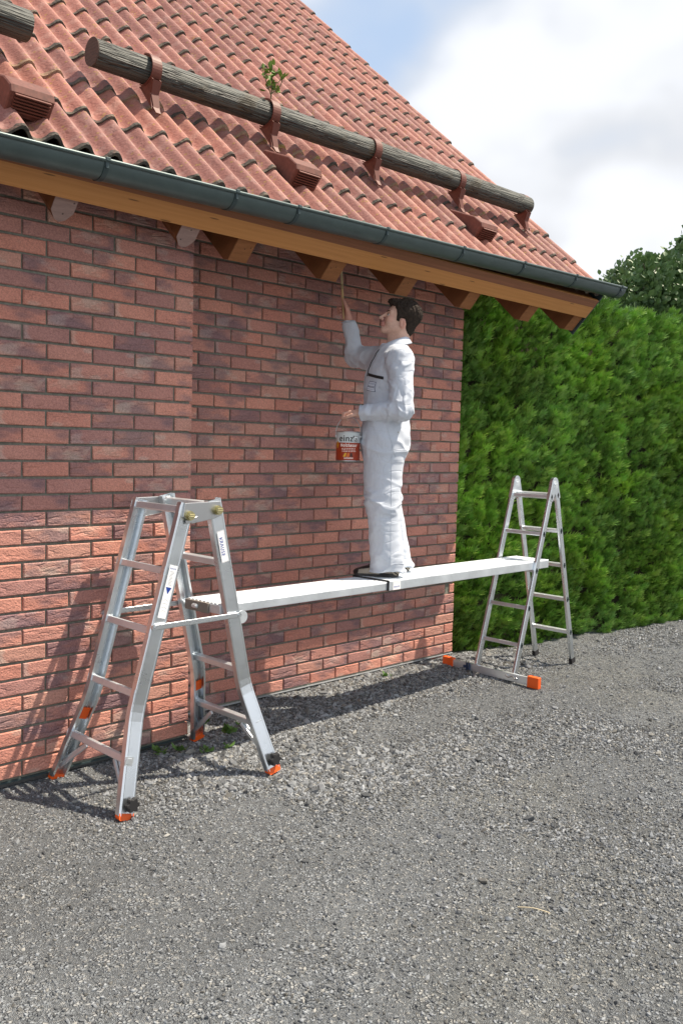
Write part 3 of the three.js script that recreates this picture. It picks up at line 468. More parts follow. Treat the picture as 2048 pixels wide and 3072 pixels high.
// the right folding ladder with its stabiliser bar
{
  const o = thing('folding_ladder', 'aluminium folding ladder with an orange tipped floor bar, under the right plank end', 'ladder'), Z0 = 0.415, Z1 = 0.790, W = 0.048, T = 0.024, PIV = V(0.205, 1.435, 0);
  const A = { top: V(0.162, 1.435, 0), foot: V(-0.262, -0.03, 0) }, B = { top: V(0.205, 1.435, 0), foot: V(0.578, -0.035, 0) };
  [A, B].forEach((h, hi) => {
    const ax = h.foot.clone().sub(h.top).normalize(), u = V(-ax.y, ax.x, 0); if (u.x < 0) u.negate(); h.at = (y) => h.top.clone().addScaledVector(ax, (h.top.y - y) / -ax.y); h.u = u; h.ax = ax;
    const r = 0.005, prof = [[r, 0], [W - r, 0], [W - r * 0.3, -r * 0.3], [W, -r], [W, -T + r], [W - r * 0.3, -T + r * 0.3], [W - r, -T], [r, -T], [r * 0.3, -T + r * 0.3], [0, -T + r], [0, -r], [r * 0.3, -r * 0.3]];
    for (const z of [Z1, Z0 + T]) {
      const fr = [1.375, 0.9, 0.45, hi ? -0.012 : -0.03].map((y) => { const p = h.at(y); return { p: V(p.x, p.y, z), u, v: V(0, 0, 1) }; }), st = part('stile', metreUV(sweep(prof, fr), 2), alu, o), q = fr[3];
      if (hi) part('foot_cap', sweep([[-0.003, 0.003], [W + 0.003, 0.003], [W + 0.003, -T - 0.003], [-0.003, -T - 0.003]], [{ p: q.p.clone().addScaledVector(ax, -0.014), u, v: V(0, 0, 1) }, { p: q.p.clone().addScaledVector(ax, 0.030), u, v: V(0, 0, 1) }]), rubber, st);
      const out = z > 0.6 ? 1 : -1, zo = z > 0.6 ? z : z - T;
      for (const y of [1.348, 1.062, 0.783, 0.500, 0.222]) { const p = h.at(y).addScaledVector(u, W / 2); part('rung_end', [cylZ(0.0125, zo - 0.003, zo + 0.003, p.x, p.y, 6), box(p.x - 0.006, p.x + 0.006, p.y - 0.020, p.y + 0.020, zo + out * 0.0015 - 0.0015, zo + out * 0.0015 + 0.0015)], zincClip, st); }
    }
    for (const y of [1.348, 1.062, 0.783, 0.500, 0.222]) { const p = h.at(y).addScaledVector(u, W / 2); part('rung', metreUV(new RoundedBoxGeometry(0.030, 0.030, Z1 - Z0 - 2 * T + 0.004, 2, 0.006).applyMatrix4(new THREE.Matrix4().makeBasis(u, ax.clone().negate(), V(0, 0, 1)).setPosition(p.x, p.y, (Z0 + Z1) / 2)), 2), aluDull, o); }
  });
  for (const z of [Z0 + T / 2, Z1 - T / 2]) {                    // disc hinges
    const ya = 1.325, A0 = A.at(ya), A1 = A.at(ya).addScaledVector(A.u, W), B0 = B.at(ya), B1 = B.at(ya).addScaledVector(B.u, W), sh = new THREE.Shape(); sh.moveTo(A0.x - 0.002, A0.y); sh.lineTo(PIV.x - 0.042, PIV.y + 0.006);
    for (let k = 0; k <= 14; k++) { const q = Math.PI * (1 - k / 14); sh.lineTo(PIV.x + 0.041 * Math.cos(q), PIV.y + 0.012 + 0.044 * Math.sin(q)); } sh.lineTo(B1.x + 0.002, B1.y); sh.lineTo(B0.x, B0.y - 0.012); sh.lineTo((A1.x + B0.x) / 2 + 0.004, 1.372); sh.lineTo(A1.x, A1.y - 0.004);
    const hg = part('hinge', new THREE.ExtrudeGeometry(sh, { depth: 0.024, bevelEnabled: true, bevelSize: 0.003, bevelThickness: 0.003, bevelSegments: 2 }).translate(0, 0, z - 0.012), alu, o);
    part('hinge_disc', [cylZ(0.031, z - 0.017, z + 0.017, PIV.x, PIV.y, 28), cylZ(0.010, z - 0.021, z + 0.021, PIV.x, PIV.y, 16), ...[0, 1, 2].map((k) => cylZ(0.0055, z - 0.020, z + 0.020, PIV.x + 0.019 * Math.cos(k * 2.1 + 0.6), PIV.y + 0.019 * Math.sin(k * 2.1 + 0.6), 10))], aluDull, hg);
    part('catch', bar(V(PIV.x - 0.004, PIV.y - 0.05, z), V(PIV.x + 0.012, PIV.y - 0.105, z), 0.012, 0.014, V(1, 0, 0), 0.003), steel, hg);
  }
  const q = A.at(1.10), xb = -0.292; q.x = 0;
  part('info_sticker', decal(B.at(1.20).addScaledVector(B.u, -0.0008).setZ(Z0 + T / 2), V(0, 0, 1), B.ax.clone().negate(), 0.022, 0.24), sheet(stickerTex.small), o);
  part('floor_bar', metreUV(box(xb, xb + 0.024, -0.038, 0.022, 0.15, 1.02, 0.003), 2), aluDull, o);
  part('bar_end', [box(xb - 0.008, xb + 0.034, -0.052, 0.034, 0.935, 1.032, 0.006)], orange, o); part('bar_end', [box(xb - 0.008, xb + 0.034, -0.052, 0.034, 0.138, 0.24, 0.006)], orange, o);
  part('clamp', [box(xb - 0.014, xb - 0.001, -0.040, 0.028, 0.375, 0.388, 0.003), box(xb - 0.020, xb - 0.001, -0.016, 0.006, 0.352, 0.372, 0.005), box(xb - 0.016, xb - 0.001, -0.044, 0.030, 0.40, 0.412, 0.003)], bluePlastic, o);
  part('safety_clip', [tubeAt([V(xb - 0.006, 0.004, 0.745), V(xb - 0.014, -0.008, 0.775), V(xb - 0.008, 0.002, 0.80), V(xb - 0.012, -0.010, 0.835)], 0.005, 20, 8), new THREE.SphereGeometry(0.010, 12, 10).translate(xb - 0.008, -0.008, 0.842)], steel, o);
  part('foot_cap', [box(-0.262, -0.215, -0.052, -0.030, Z1 - T - 0.002, Z1 + 0.002, 0.003), box(-0.262, -0.215, -0.052, -0.030, Z0 - 0.002, Z0 + T + 0.002, 0.003)], rubber, o);
}
// the telescopic plank
{
  const o = thing('walkway_plank', 'long silver telescopic aluminium plank bridging the two ladders', 'plank', [0.205, 0.846, 0.606], 0.048), X0 = -3.115, XJ = -1.77, X1 = 0.205, z0 = 0.458, z1 = 0.757; o.rotation.order = 'YXZ'; o.rotation.z = -0.009; const keep = o.add.bind(o); o.add = (m) => { m.position.set(-0.205, -0.846, -0.606); return keep(m); };
  const half = (x0, x1, y, a, b, n) => { const P = [[a, y - 0.004], [a + 0.004, y]]; for (let k = 1; k < n; k++) { const z = mix(a, b, k / n); P.push([z - 0.006, y], [z - 0.0045, y - 0.006], [z + 0.0045, y - 0.006], [z + 0.006, y]); } P.push([b - 0.004, y], [b, y - 0.004]); return P; };
  const shell = (x0, x1, y, h, a, b, n) => { const P = half(x0, x1, y, a, b, n), deck = [...P, [b - 0.002, y - 0.010], [a + 0.002, y - 0.010]]; return [sweep(deck.map(([z, yy]) => [z, yy]), [{ p: V(x0, 0, 0), u: V(0, 0, 1), v: V(0, 1, 0) }, { p: V(x1, 0, 0), u: V(0, 0, 1), v: V(0, 1, 0) }]), [[a, a + 0.026], [b - 0.026, b]].map(([p, q]) => box(x0, x1, y - h, y - 0.0065, p, q, 0.0035))]; };
  const [d0, s0] = shell(X0, XJ + 0.1, 0.837, 0.052, z0 + 0.010, z1 - 0.010, 9), [d1, s1] = shell(XJ, X1, 0.846, 0.064, z0, z1, 12);
  part('deck', metreUV(d0, 2), deckAlu, o); part('deck', metreUV(d1, 2), deckAlu, o);
  for (const s of [...s0, ...s1]) part('side_rail', metreUV(s, 2), rail, o);
  part('joint_collar', [box(XJ - 0.006, XJ, 0.782, 0.8475, z0 - 0.002, z0 + 0.03, 0.002), box(XJ - 0.006, XJ, 0.782, 0.8475, z1 - 0.03, z1 + 0.002, 0.002), box(XJ - 0.006, XJ + 0.004, 0.8385, 0.8475, z0, z1, 0.002)], rubber, o);
  part('cross_bar', [-2.6, -2.1, -1.2, -0.6, -0.05].map((x) => box(x - 0.015, x + 0.015, 0.79, 0.826, z0 + 0.03, z1 - 0.03)), aluDull, o);
  const e = part('end_plate', box(X0 - 0.016, X0, 0.778, 0.832, z0 + 0.008, z1 - 0.10, 0.004), endPlastic, o);
  part('latch', [new THREE.CapsuleGeometry(0.013, 0.022, 4, 12).rotateX(Math.PI / 2).translate(X0 - 0.017, 0.806, 0.555), box(X0 - 0.032, X0 - 0.026, 0.800, 0.812, 0.540, 0.572, 0.002)], aluDull, e);
  part('end_plate', box(X0 - 0.006, X0, 0.784, 0.828, z1 - 0.098, z1 - 0.012, 0.003), aluDull, o); part('end_plate', box(X1, X1 + 0.004, 0.784, 0.842, z0 + 0.004, z1 - 0.004, 0.002), alu, o);
  part('name_sticker', decal(V(XJ + 0.075, 0.812, z1 + 0.0012), V(1, 0, 0), V(0, 1, 0), 0.075, 0.056), sheet(stickerTex.tab), o);
  part('sticker_strip', box(XJ + 0.004, XJ + 0.02, 0.784, 0.842, z1 - 0.001, z1 + 0.0016), aluDull, o);
}

// ------------------------------------------------------------------ hedge, trees, weeds
const leafMat = (rough, trans) => new THREE.MeshPhysicalMaterial({ roughness: rough, transmission: trans, thickness: 0, side: THREE.DoubleSide, specularIntensity: 0.6 });
{
  const o = thing('hedge', 'tall clipped green conifer hedge beside the house at the right', 'hedge'), dir = V(3.16, 0, 0.5).normalize(), nrm = V(-dir.z, 0, dir.x), org = V(0.17, 0, -0.06), r = rngOf(31), TOP = 3.12;
  // one spray: a fan of flat scaly twigs
  const P = [], fan = (a, len, w, lift) => { const c = Math.cos(a), s = Math.sin(a), q = (x, y, z) => P.push(x * c - y * s, x * s + y * c, z); for (const [x0, y0, x1, y1, z1] of [[0, 0, -w, len * 0.55, lift * 0.6], [0, 0, w, len * 0.55, lift * 0.6]]) { q(x0, y0, 0); q(x1, y1, z1); q(0, len, lift); } };
  fan(0, 1.15, 0.085, 0.12); fan(0.36, 0.95, 0.075, 0.30); fan(-0.38, 0.98, 0.075, -0.12); fan(0.72, 0.72, 0.07, 0.22); fan(-0.74, 0.74, 0.07, -0.05); fan(1.1, 0.45, 0.07, 0.1); fan(-1.1, 0.45, 0.07, 0.12);
  const spray = new THREE.BufferGeometry(); spray.setAttribute('position', new THREE.Float32BufferAttribute(P, 3)); spray.computeVertexNormals();
  const M = [], C = [], d = new THREE.Object3D(), p = V(), up = V(0, 1, 0), q = V(), m4 = new THREE.Matrix4(), xa = V(), za = V();
  const put = (pos, way, size, twist, tone) => {
    xa.crossVectors(way, q.copy(nrm).multiplyScalar(0.75).add(V(0.25 + 0.6 * Math.sin(twist), 1.25, 0.6 * Math.cos(twist)))).normalize(); za.crossVectors(xa, way); m4.makeBasis(xa.multiplyScalar(size), way.clone().multiplyScalar(size), za.multiplyScalar(size)).setPosition(pos); M.push(m4.clone()); C.push(tone);
  };
  const L = 5.6;
  for (let t = -0.15; t < L; t += 0.105) for (let y = -0.02; y < TOP + 0.10; y += 0.112) {
    const near = t < 4.3, tt = t + rr(-0.045, 0.045, r), yy = y + rr(-0.048, 0.048, r), bulge = 0.16 * (f3(tt * 1.7, yy * 1.3, 3, 3) - 0.5) + 0.10 * (n3(tt * 5.2, yy * 4.2, 7) - 0.35);
    if (!near && r() < 0.5) continue;
    const depth = bulge - 0.135 * yy + (yy > TOP ? -0.10 : 0) - 0.05 * sstep(0.35, 0, yy), base = org.clone().addScaledVector(dir, tt).addScaledVector(nrm, depth).setY(GY + yy), lean = V(rr(-0.5, 0.5, r), rr(0.6, 1.1, r), 0), way0 = nrm.clone().multiplyScalar(rr(0.35, 0.9, r)).addScaledVector(dir, lean.x).addScaledVector(up, lean.y).normalize();
    const hue = f3(tt * 2.2, yy * 2.2, 11, 3), len = rr(0.13, 0.26, r), dull = n3(tt * 3, yy * 3, 21), tuft = r();
    for (let k = 0, n = near ? 34 : 16; k < n; k++) {
      const f = Math.pow(r(), 0.8), pos = base.clone().addScaledVector(way0, (f - 0.35) * len), sp = 0.055 * (1 - f * 0.5), a = r() * 6.283; pos.addScaledVector(dir, Math.cos(a) * sp * 1.25).addScaledVector(nrm, Math.sin(a) * sp * 0.6);
      const way = way0.clone().multiplyScalar(1.1).addScaledVector(dir, Math.cos(a) * rr(0.2, 0.9, r)).addScaledVector(nrm, Math.sin(a) * rr(0.2, 0.8, r) + 0.18).addScaledVector(up, rr(-0.35, 0.5, r)).normalize();
      const g = mix(0.20, 0.60, clamp(0.35 * r() + 0.3 * tuft + 0.8 * (hue - 0.35))), yel = mix(0.44, 0.68, r() * 0.6 + 0.4 * tuft);
      put(pos, way, rr(0.045, 0.085, r), r() * 6.283, [g * yel, g, g * mix(0.14, 0.26, dull)]);
    }
  }
  for (let i = 0; i < 9000; i++) {                               // the top, seen edge on
    const t = rr(-0.1, L, r), w = rr(-1.1, -0.40, r), pos = org.clone().addScaledVector(dir, t).addScaledVector(nrm, w).setY(GY + TOP + 0.10 * n3(t * 4, w * 4, 2) + 0.10 * r() * r()), g = rr(0.2, 0.42, r);
    put(pos, V(rr(-0.6, 0.6, r), 1, rr(-0.6, 0.6, r)).normalize(), rr(0.035, 0.075, r), r() * 6.28, [g * 0.5, g, g * 0.22]);
  }
  const im = new THREE.InstancedMesh(spray, leafMat(0.36, 0.3), M.length), c = new THREE.Color(); M.forEach((m, i) => { im.setMatrixAt(i, m); im.setColorAt(i, c.setRGB(...C[i])); });
  im.name = 'foliage'; im.userData.kind = 'stuff'; o.add(im);
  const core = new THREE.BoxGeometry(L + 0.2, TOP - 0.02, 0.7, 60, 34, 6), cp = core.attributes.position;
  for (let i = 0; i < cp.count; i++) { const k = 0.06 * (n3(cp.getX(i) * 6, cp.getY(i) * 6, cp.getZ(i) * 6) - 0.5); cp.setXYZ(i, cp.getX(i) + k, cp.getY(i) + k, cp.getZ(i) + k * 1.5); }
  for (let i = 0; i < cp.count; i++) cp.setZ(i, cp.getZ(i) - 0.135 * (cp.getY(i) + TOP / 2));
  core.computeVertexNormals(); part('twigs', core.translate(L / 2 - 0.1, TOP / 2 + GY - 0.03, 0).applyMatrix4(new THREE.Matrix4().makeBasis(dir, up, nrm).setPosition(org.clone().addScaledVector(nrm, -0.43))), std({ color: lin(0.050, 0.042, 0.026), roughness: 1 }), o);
}
{
  const r = rngOf(41), P = [], U = [];                            // a single broad leaf, folded along its rib
  for (const s of [-1, 1]) { const a = [[0, 0, 0], [s * 0.30, 0.30, 0.07], [s * 0.34, 0.62, 0.08], [0, 1, -0.03], [0, 0.5, 0]]; for (const [i, j, k] of [[0, 1, 4], [1, 2, 4], [2, 3, 4]]) for (const q of s > 0 ? [i, j, k] : [i, k, j]) P.push(...a[q]); }
  const leaf = new THREE.BufferGeometry(); leaf.setAttribute('position', new THREE.Float32BufferAttribute(P, 3)); leaf.computeVertexNormals();
  const bark = std({ color: lin(0.10, 0.08, 0.06), roughness: 1 });
  const tree = (name, label, cat, at, h, lobes, n, size, tone, group) => {
    const o = thing(name, label, cat, at, 0, group), segs = [], M = [], C = [], m4 = new THREE.Matrix4(), d = new THREE.Object3D();
    const limb = (a, b, r0, r1) => { const c = new THREE.CylinderGeometry(r1, r0, a.distanceTo(b), 7, 1), y = b.clone().sub(a).normalize(), x = y.clone().cross(V(0.3, 0.1, 1)).normalize(), z = x.clone().cross(y); segs.push(c.applyMatrix4(new THREE.Matrix4().makeBasis(x, y, z).setPosition(a.clone().add(b).multiplyScalar(0.5)))); };
    limb(V(0, 0, 0), V(0, h * 0.45, 0), 0.12, 0.09);
    for (const [x, y, z, R0] of lobes) { const c = V(x, y, z); limb(V(0, h * 0.42, 0), c, 0.07, 0.03); for (let k = 0; k < 9; k++) { const v = V(rr(-1, 1, r), rr(-0.5, 1, r), rr(-1, 1, r)).normalize().multiplyScalar(R0 * rr(0.7, 1.08, r)).add(c); limb(c, v, 0.022, 0.006); } }
    const total = lobes.reduce((s, l) => s + l[3] ** 2, 0);
    for (const [x, y, z, R0] of lobes) for (let i = 0; i < n * R0 * R0 / total; i++) {
      const v = V(rr(-1, 1, r), rr(-1, 1, r), rr(-1, 1, r)).normalize(), ragged = 0.78 + 0.42 * f3(v.x * 2.6 + x, v.y * 2.6 + y, v.z * 2.6 + z, 3) + 0.10 * (n3(v.x * 9, v.y * 9, v.z * 9 + x) - 0.5); v.multiplyScalar(R0 * ragged * Math.pow(r(), 0.22) * (r() > 0.96 ? rr(1.0, 1.16, r) : 1)); v.y *= 0.95;
      d.position.set(v.x + x, v.y + y, v.z + z); d.rotation.set(rr(-1.3, 1.3, r), r() * 6.28, rr(-1.3, 1.3, r)); d.scale.setScalar(size * rr(0.7, 1.3, r)); d.updateMatrix(); M.push(d.matrix.clone());
      const g = mix(tone[0], tone[1], r() * 0.6 + 0.4 * n3(v.x * 2, v.y * 2, v.z * 2)); C.push([g * 0.55, g, g * 0.34]);
    }
    part('trunk', segs, bark, o); const im = new THREE.InstancedMesh(leaf, leafMat(0.5, 0.35), M.length), c = new THREE.Color(); M.forEach((m, i) => { im.setMatrixAt(i, m); im.setColorAt(i, c.setRGB(...C[i])); }); im.name = 'crown'; im.userData.kind = 'stuff'; o.add(im);
  };
  const on = (k, dist) => V(camera.position.x + k[0] * dist, GY, camera.position.z + k[1] * dist);
  const a = on([1.0, -0.442], 13.2), b = on([0.952, -0.482], 12.0);
  tree('broadleaf_tree', 'taller leafy green tree rising above the hedge at the right edge', 'tree', [a.x + 0.7, a.y, a.z + 0.3], 6.5, [[0, 4.45, 0, 1.1], [-0.4, 4.8, 0.1, 0.66], [0.25, 5.4, 0, 0.85], [0.35, 4.2, 0.6, 0.9], [-0.15, 5.75, 0, 0.42]], 20000, 0.10, [0.13, 0.30]);
  tree('leafy_bush', 'lower pale green leafy bush behind the hedge, just right of the gutter end', 'bush', b.toArray(), 4.6, [[0.2, 3.75, 0, 0.72], [-0.35, 3.65, 0.1, 0.5], [0.8, 3.9, 0, 0.65], [-0.8, 3.4, 0, 0.4]], 14000, 0.08, [0.11, 0.24]);
  // weeds: rosettes of leaves
  const wm = leafMat(0.6, 0.3); wm.color.setRGB(0.11, 0.22, 0.05);
  const weed = (label, at, n, len, lift, name = 'weed', group = 'weeds in the gravel by the wall', m = wm) => {
    const o = thing(name, label, 'weed', at, 0, group), gs = []; for (let i = 0; i < n; i++) { const k = len * rr(0.6, 1.15, r), g = leaf.clone().scale(k * 0.85, k, k).rotateX(Math.PI / 2 - rr(lift[0], lift[1], r)).rotateY(r() * 6.283); g.translate(rr(-0.02, 0.02, r), rr(0, 0.02, r), rr(-0.02, 0.02, r)); gs.push(g); }
    gs.forEach((g, i) => part('leaf', g, m, o)); return o;
  };
  const W = [[-3.058, 0.50, 'bushy green weed in gravel just right of the left ladder\'s front left leg', 9, 0.060], [-2.96, 0.60, 'pale green rosette weed at the sunlit edge of the shaded gravel', 8, 0.055], [-3.16, 0.45, 'leftmost weed, close to the brick corner behind the left ladder', 10, 0.06], [-2.654, 0.40, 'tallest weed, in the plank\'s shadow between the left ladder\'s right legs', 14, 0.065], [-2.50, 0.35, 'slim weed in the plank\'s shadow, just right of the flared ladder leg', 8, 0.06], [-2.66, 0.17, 'weed against the wall under the lowest rung of the left ladder', 8, 0.055], [-0.95, 0.12, 'tiny weed at the sunlit wall foot between the two ladders', 7, 0.05], [-2.83, 0.62, 'tiny weed touching the flared right leg of the left ladder', 6, 0.045]];
  for (const [x, z, label, n, l] of W) weed(label, [x, gyAt(x) + 0.012, z], n, l, [0.1, 1.1]);
  const pl = V(-2.33, 0.860 + 0.009 * -0.73 + 0.02, 0.195).applyMatrix4(new THREE.Matrix4().makeRotationX(PITCH - Math.PI / 2)).add(EAVE), sm = leafMat(0.55, 0.3); sm.color.setRGB(0.16, 0.27, 0.05);
  const s = thing('seedling', 'young leafy seedling growing out of the roof log beside a hook', 'plant', pl.toArray()), gs = [];
  part('stem', [tubeAt([V(0, -0.02, 0), V(0.01, 0.09, 0), V(0.0, 0.20, 0.01)], 0.004, 8, 5), tubeAt([V(0.005, 0.03, 0), V(-0.05, 0.11, 0.01), V(-0.06, 0.17, 0.02)], 0.003, 8, 5), tubeAt([V(0.005, 0.04, 0), V(0.06, 0.10, 0.02), V(0.075, 0.16, 0.02)], 0.003, 8, 5)], std({ color: lin(0.10, 0.10, 0.04) }), s);
  for (let i = 0; i < 46; i++) { const arm = [[0, 0.20], [-0.06, 0.17], [0.075, 0.16]][i % 3], t = rr(0.25, 1, r), k = rr(0.035, 0.06, r); part('leaf', leaf.clone().scale(k * 0.8, k, k).rotateX(rr(-0.4, 2.4, r)).rotateY(r() * 6.28).translate(arm[0] * t, arm[1] * t, rr(-0.02, 0.03, r)), sm, s); }
  scene.add(taggedStalk());
  function taggedStalk() { const m = new THREE.Mesh(tubeAt([V(-3.06, GY + 0.012, 2.727), V(-3.035, GY + 0.02, 2.78), V(-3.005, GY + 0.012, 2.834)], 0.0022, 12, 5), std({ color: lin(0.55, 0.47, 0.32) })); m.name = 'dry_stalk'; return tag(m, 'thin dry straw lying on the gravel in the foreground', 'straw'); }
}

// ------------------------------------------------------------------ the painter, built from distance fields
function surfaceNet(f, lo, hi, h) {
  const nx = Math.ceil((hi[0] - lo[0]) / h) + 1, ny = Math.ceil((hi[1] - lo[1]) / h) + 1, nz = Math.ceil((hi[2] - lo[2]) / h) + 1, v = new Float32Array(nx * ny * nz), id = (i, j, k) => i + nx * (j + ny * k);
  for (let k = 0; k < nz; k++) for (let j = 0; j < ny; j++) for (let i = 0; i < nx; i++) v[id(i, j, k)] = f(lo[0] + i * h, lo[1] + j * h, lo[2] + k * h);
  const cell = new Int32Array(nx * ny * nz).fill(-1), P = [], I = [];
  for (let k = 0; k < nz - 1; k++) for (let j = 0; j < ny - 1; j++) for (let i = 0; i < nx - 1; i++) {
    const c = []; let inside = 0; for (let q = 0; q < 8; q++) { const w = v[id(i + (q & 1), j + (q >> 1 & 1), k + (q >> 2))]; c.push(w); if (w < 0) inside++; }
    if (!inside || inside === 8) continue; let x = 0, y = 0, z = 0, n = 0;
    for (let q = 0; q < 8; q++) for (const b of [1, 2, 4]) if (!(q & b) && (c[q] < 0) !== (c[q | b] < 0)) { const t = c[q] / (c[q] - c[q | b]); x += (q & 1) + (b === 1 ? t : 0); y += (q >> 1 & 1) + (b === 2 ? t : 0); z += (q >> 2) + (b === 4 ? t : 0); n++; }
    cell[id(i, j, k)] = P.length / 3; P.push(lo[0] + (i + x / n) * h, lo[1] + (j + y / n) * h, lo[2] + (k + z / n) * h);
  }
  const quad = (a, b, c, d, flip) => { if (a < 0 || b < 0 || c < 0 || d < 0) return; flip ? I.push(a, d, c, a, c, b) : I.push(a, b, c, a, c, d); };
  for (let k = 1; k < nz - 1; k++) for (let j = 1; j < ny - 1; j++) for (let i = 1; i < nx - 1; i++) {
    const s = v[id(i, j, k)] < 0;
    if (s !== v[id(i + 1, j, k)] < 0) quad(cell[id(i, j - 1, k - 1)], cell[id(i, j, k - 1)], cell[id(i, j, k)], cell[id(i, j - 1, k)], !s);
    if (s !== v[id(i, j + 1, k)] < 0) quad(cell[id(i - 1, j, k - 1)], cell[id(i - 1, j, k)], cell[id(i, j, k)], cell[id(i, j, k - 1)], !s);
    if (s !== v[id(i, j, k + 1)] < 0) quad(cell[id(i - 1, j - 1, k)], cell[id(i, j - 1, k)], cell[id(i, j, k)], cell[id(i - 1, j, k)], !s);
  }
  const g = new THREE.BufferGeometry(); g.setAttribute('position', new THREE.Float32BufferAttribute(P, 3)); g.setIndex(I); g.computeVertexNormals(); return g;
}
const smin = (a, b, k) => { const h = Math.max(k - Math.abs(a - b), 0) / k; return Math.min(a, b) - h * h * k * 0.25; };
const smax = (a, b, k) => -smin(-a, -b, k);
function cone(x, y, z, a, b, ra, rb) {       // capsule that tapers from ra at a to rb at b
  const ux = b[0] - a[0], uy = b[1] - a[1], uz = b[2] - a[2], t = clamp(((x - a[0]) * ux + (y - a[1]) * uy + (z - a[2]) * uz) / (ux * ux + uy * uy + uz * uz));
  return Math.hypot(x - a[0] - ux * t, y - a[1] - uy * t, z - a[2] - uz * t) - mix(ra, rb, t);
}
const ell = (x, y, z, c, r) => { const a = (x - c[0]) / r[0], b = (y - c[1]) / r[1], d = (z - c[2]) / r[2], k = Math.hypot(a, b, d); return (k - 1) * Math.min(r[0], r[1], r[2]); };
function poly2(x, y, P) {                    // signed distance to a polygon
  let d = 1e9, s = 1; for (let i = 0, j = P.length - 1; i < P.length; j = i++) {
    const ex = P[j][0] - P[i][0], ey = P[j][1] - P[i][1], wx = x - P[i][0], wy = y - P[i][1], t = clamp((wx * ex + wy * ey) / (ex * ex + ey * ey)); d = Math.min(d, Math.hypot(wx - ex * t, wy - ey * t));
    const c1 = y >= P[i][1], c2 = y < P[j][1], c3 = ex * wy > ey * wx; if ((c1 && c2 && c3) || (!c1 && !c2 && !c3)) s = -s;
  } return s * d;
}
{
  // own axes: x the way he faces, y up from the plank, z to his right
  const BASE = [-1.519, 0.862, 0.649], TURN = THREE.MathUtils.degToRad(138);
  const man = thing('person', 'man in white overalls standing on the plank and reaching up to the eaves', 'person', BASE, TURN); man.scale.setScalar(0.99);
  const TAU = THREE.MathUtils.degToRad(15), HC = [-0.025, 1.69], ct = Math.cos(TAU), sn = Math.sin(TAU);
  const toHead = (x, y) => [ct * (x - HC[0]) + sn * (y - HC[1]), -sn * (x - HC[0]) + ct * (y - HC[1])];
  const fromHead = (x, y) => [HC[0] + ct * x - sn * y, HC[1] + sn * x + ct * y];
  function headField(X, Y, z) {
    const [x, y] = toHead(X, Y), az = Math.abs(z);
    let d = ell(x, y, z, [-0.008, 0.028, 0], [0.100, 0.084, 0.075]);
    d = smin(d, ell(x, y, z, [0.040, -0.040, 0], [0.068, 0.085, 0.060]), 0.03);
    d = smin(d, cone(x, y, az, [0.090, -0.112, 0.010], [0.005, -0.082, 0.050], 0.020, 0.020), 0.03);
    d = smin(d, Math.hypot(x - 0.099, y + 0.115, z) - 0.019, 0.02);
    d = smin(d, ell(x, y, az, [0.078, -0.045, 0.032], [0.024, 0.028, 0.022]), 0.02);
    d = smin(d, cone(x, y, az, [0.097, 0.006, 0.010], [0.083, 0.006, 0.042], 0.011, 0.010), 0.014);
    d = smax(d, -(Math.hypot(x - 0.116, y + 0.017, az - 0.031) - 0.016), 0.012);
    d = smin(d, cone(x, y, z, [0.103, -0.004, 0], [0.139, -0.044, 0], 0.008, 0.0105), 0.012);
    d = smin(d, Math.hypot(x - 0.126, y + 0.049, az - 0.009) - 0.0085, 0.008);
    d = smin(d, ell(x, y, z, [0.114, -0.073, 0], [0.016, 0.0075, 0.023]), 0.006);
    d = smin(d, ell(x, y, z, [0.111, -0.087, 0], [0.016, 0.0085, 0.020]), 0.006);
    const er = [-0.006, -0.052, 0.076 + 0.35 * Math.max(0, -(x + 0.002))]; let e = ell(x - 0.2 * (y + 0.05), y, az, er, [0.020, 0.034, 0.009]); e = smax(e, -ell(x - 0.2 * (y + 0.05), y, az, [-0.002, -0.050, 0.087], [0.011, 0.022, 0.007]), 0.004); d = smin(d, e, 0.006);
    d = smin(d, cone(X, Y, z, [-0.026, 1.60, 0], [0.012, 1.46, 0], 0.055, 0.064), 0.03);
    d = smin(d, cone(X, Y, z, [0.045, 1.56, 0], [0.045, 1.47, 0], 0.020, 0.03), 0.04);
    return d;
  }
  const chain = (x, y, z, pts, rs, k = 0.004) => { let d = 1e9; for (let i = 0; i + 1 < pts.length; i++) d = smin(d, cone(x, y, z, pts[i], pts[i + 1], rs[i], rs[i + 1]), k); return d; };
  const RW = [0.316, 1.69, 0.280], LW = [0.240, 1.056, -0.150];
  function rightHand(x, y, z) {
    let d = cone(x, y, z, [0.316, 1.655, 0.283], [0.318, 1.71, 0.278], 0.028, 0.026);
    d = smin(d, cone(x, y, z, [0.317, 1.715, 0.262], [0.325, 1.775, 0.268], 0.020, 0.016), 0.02); d = smin(d, cone(x, y, z, [0.318, 1.715, 0.292], [0.330, 1.785, 0.296], 0.018, 0.014), 0.02);
    d = smin(d, chain(x, y, z, [[0.326, 1.782, 0.284], [0.346, 1.826, 0.292], [0.362, 1.852, 0.284], [0.366, 1.868, 0.273]], [0.0105, 0.0095, 0.0085, 0.0075]), 0.008);
    [[1.783, 0], [1.764, 0.003], [1.746, 0.006]].forEach(([h, o], i) => { d = smin(d, chain(x, y, z, [[0.330, h, 0.298], [0.368 - o, h + 0.004, 0.302], [0.389 - o, h - 0.004, 0.280], [0.374 - o, h - 0.010, 0.255]], [0.0105 - i * 0.0006, 0.0098 - i * 0.0006, 0.0088 - i * 0.0006, 0.0078 - i * 0.0005]), 0.003); });
    d = smin(d, chain(x, y, z, [[0.318, 1.725, 0.254], [0.330, 1.772, 0.244], [0.345, 1.806, 0.247], [0.354, 1.832, 0.255]], [0.015, 0.0115, 0.010, 0.008]), 0.008);
    return d;
  }
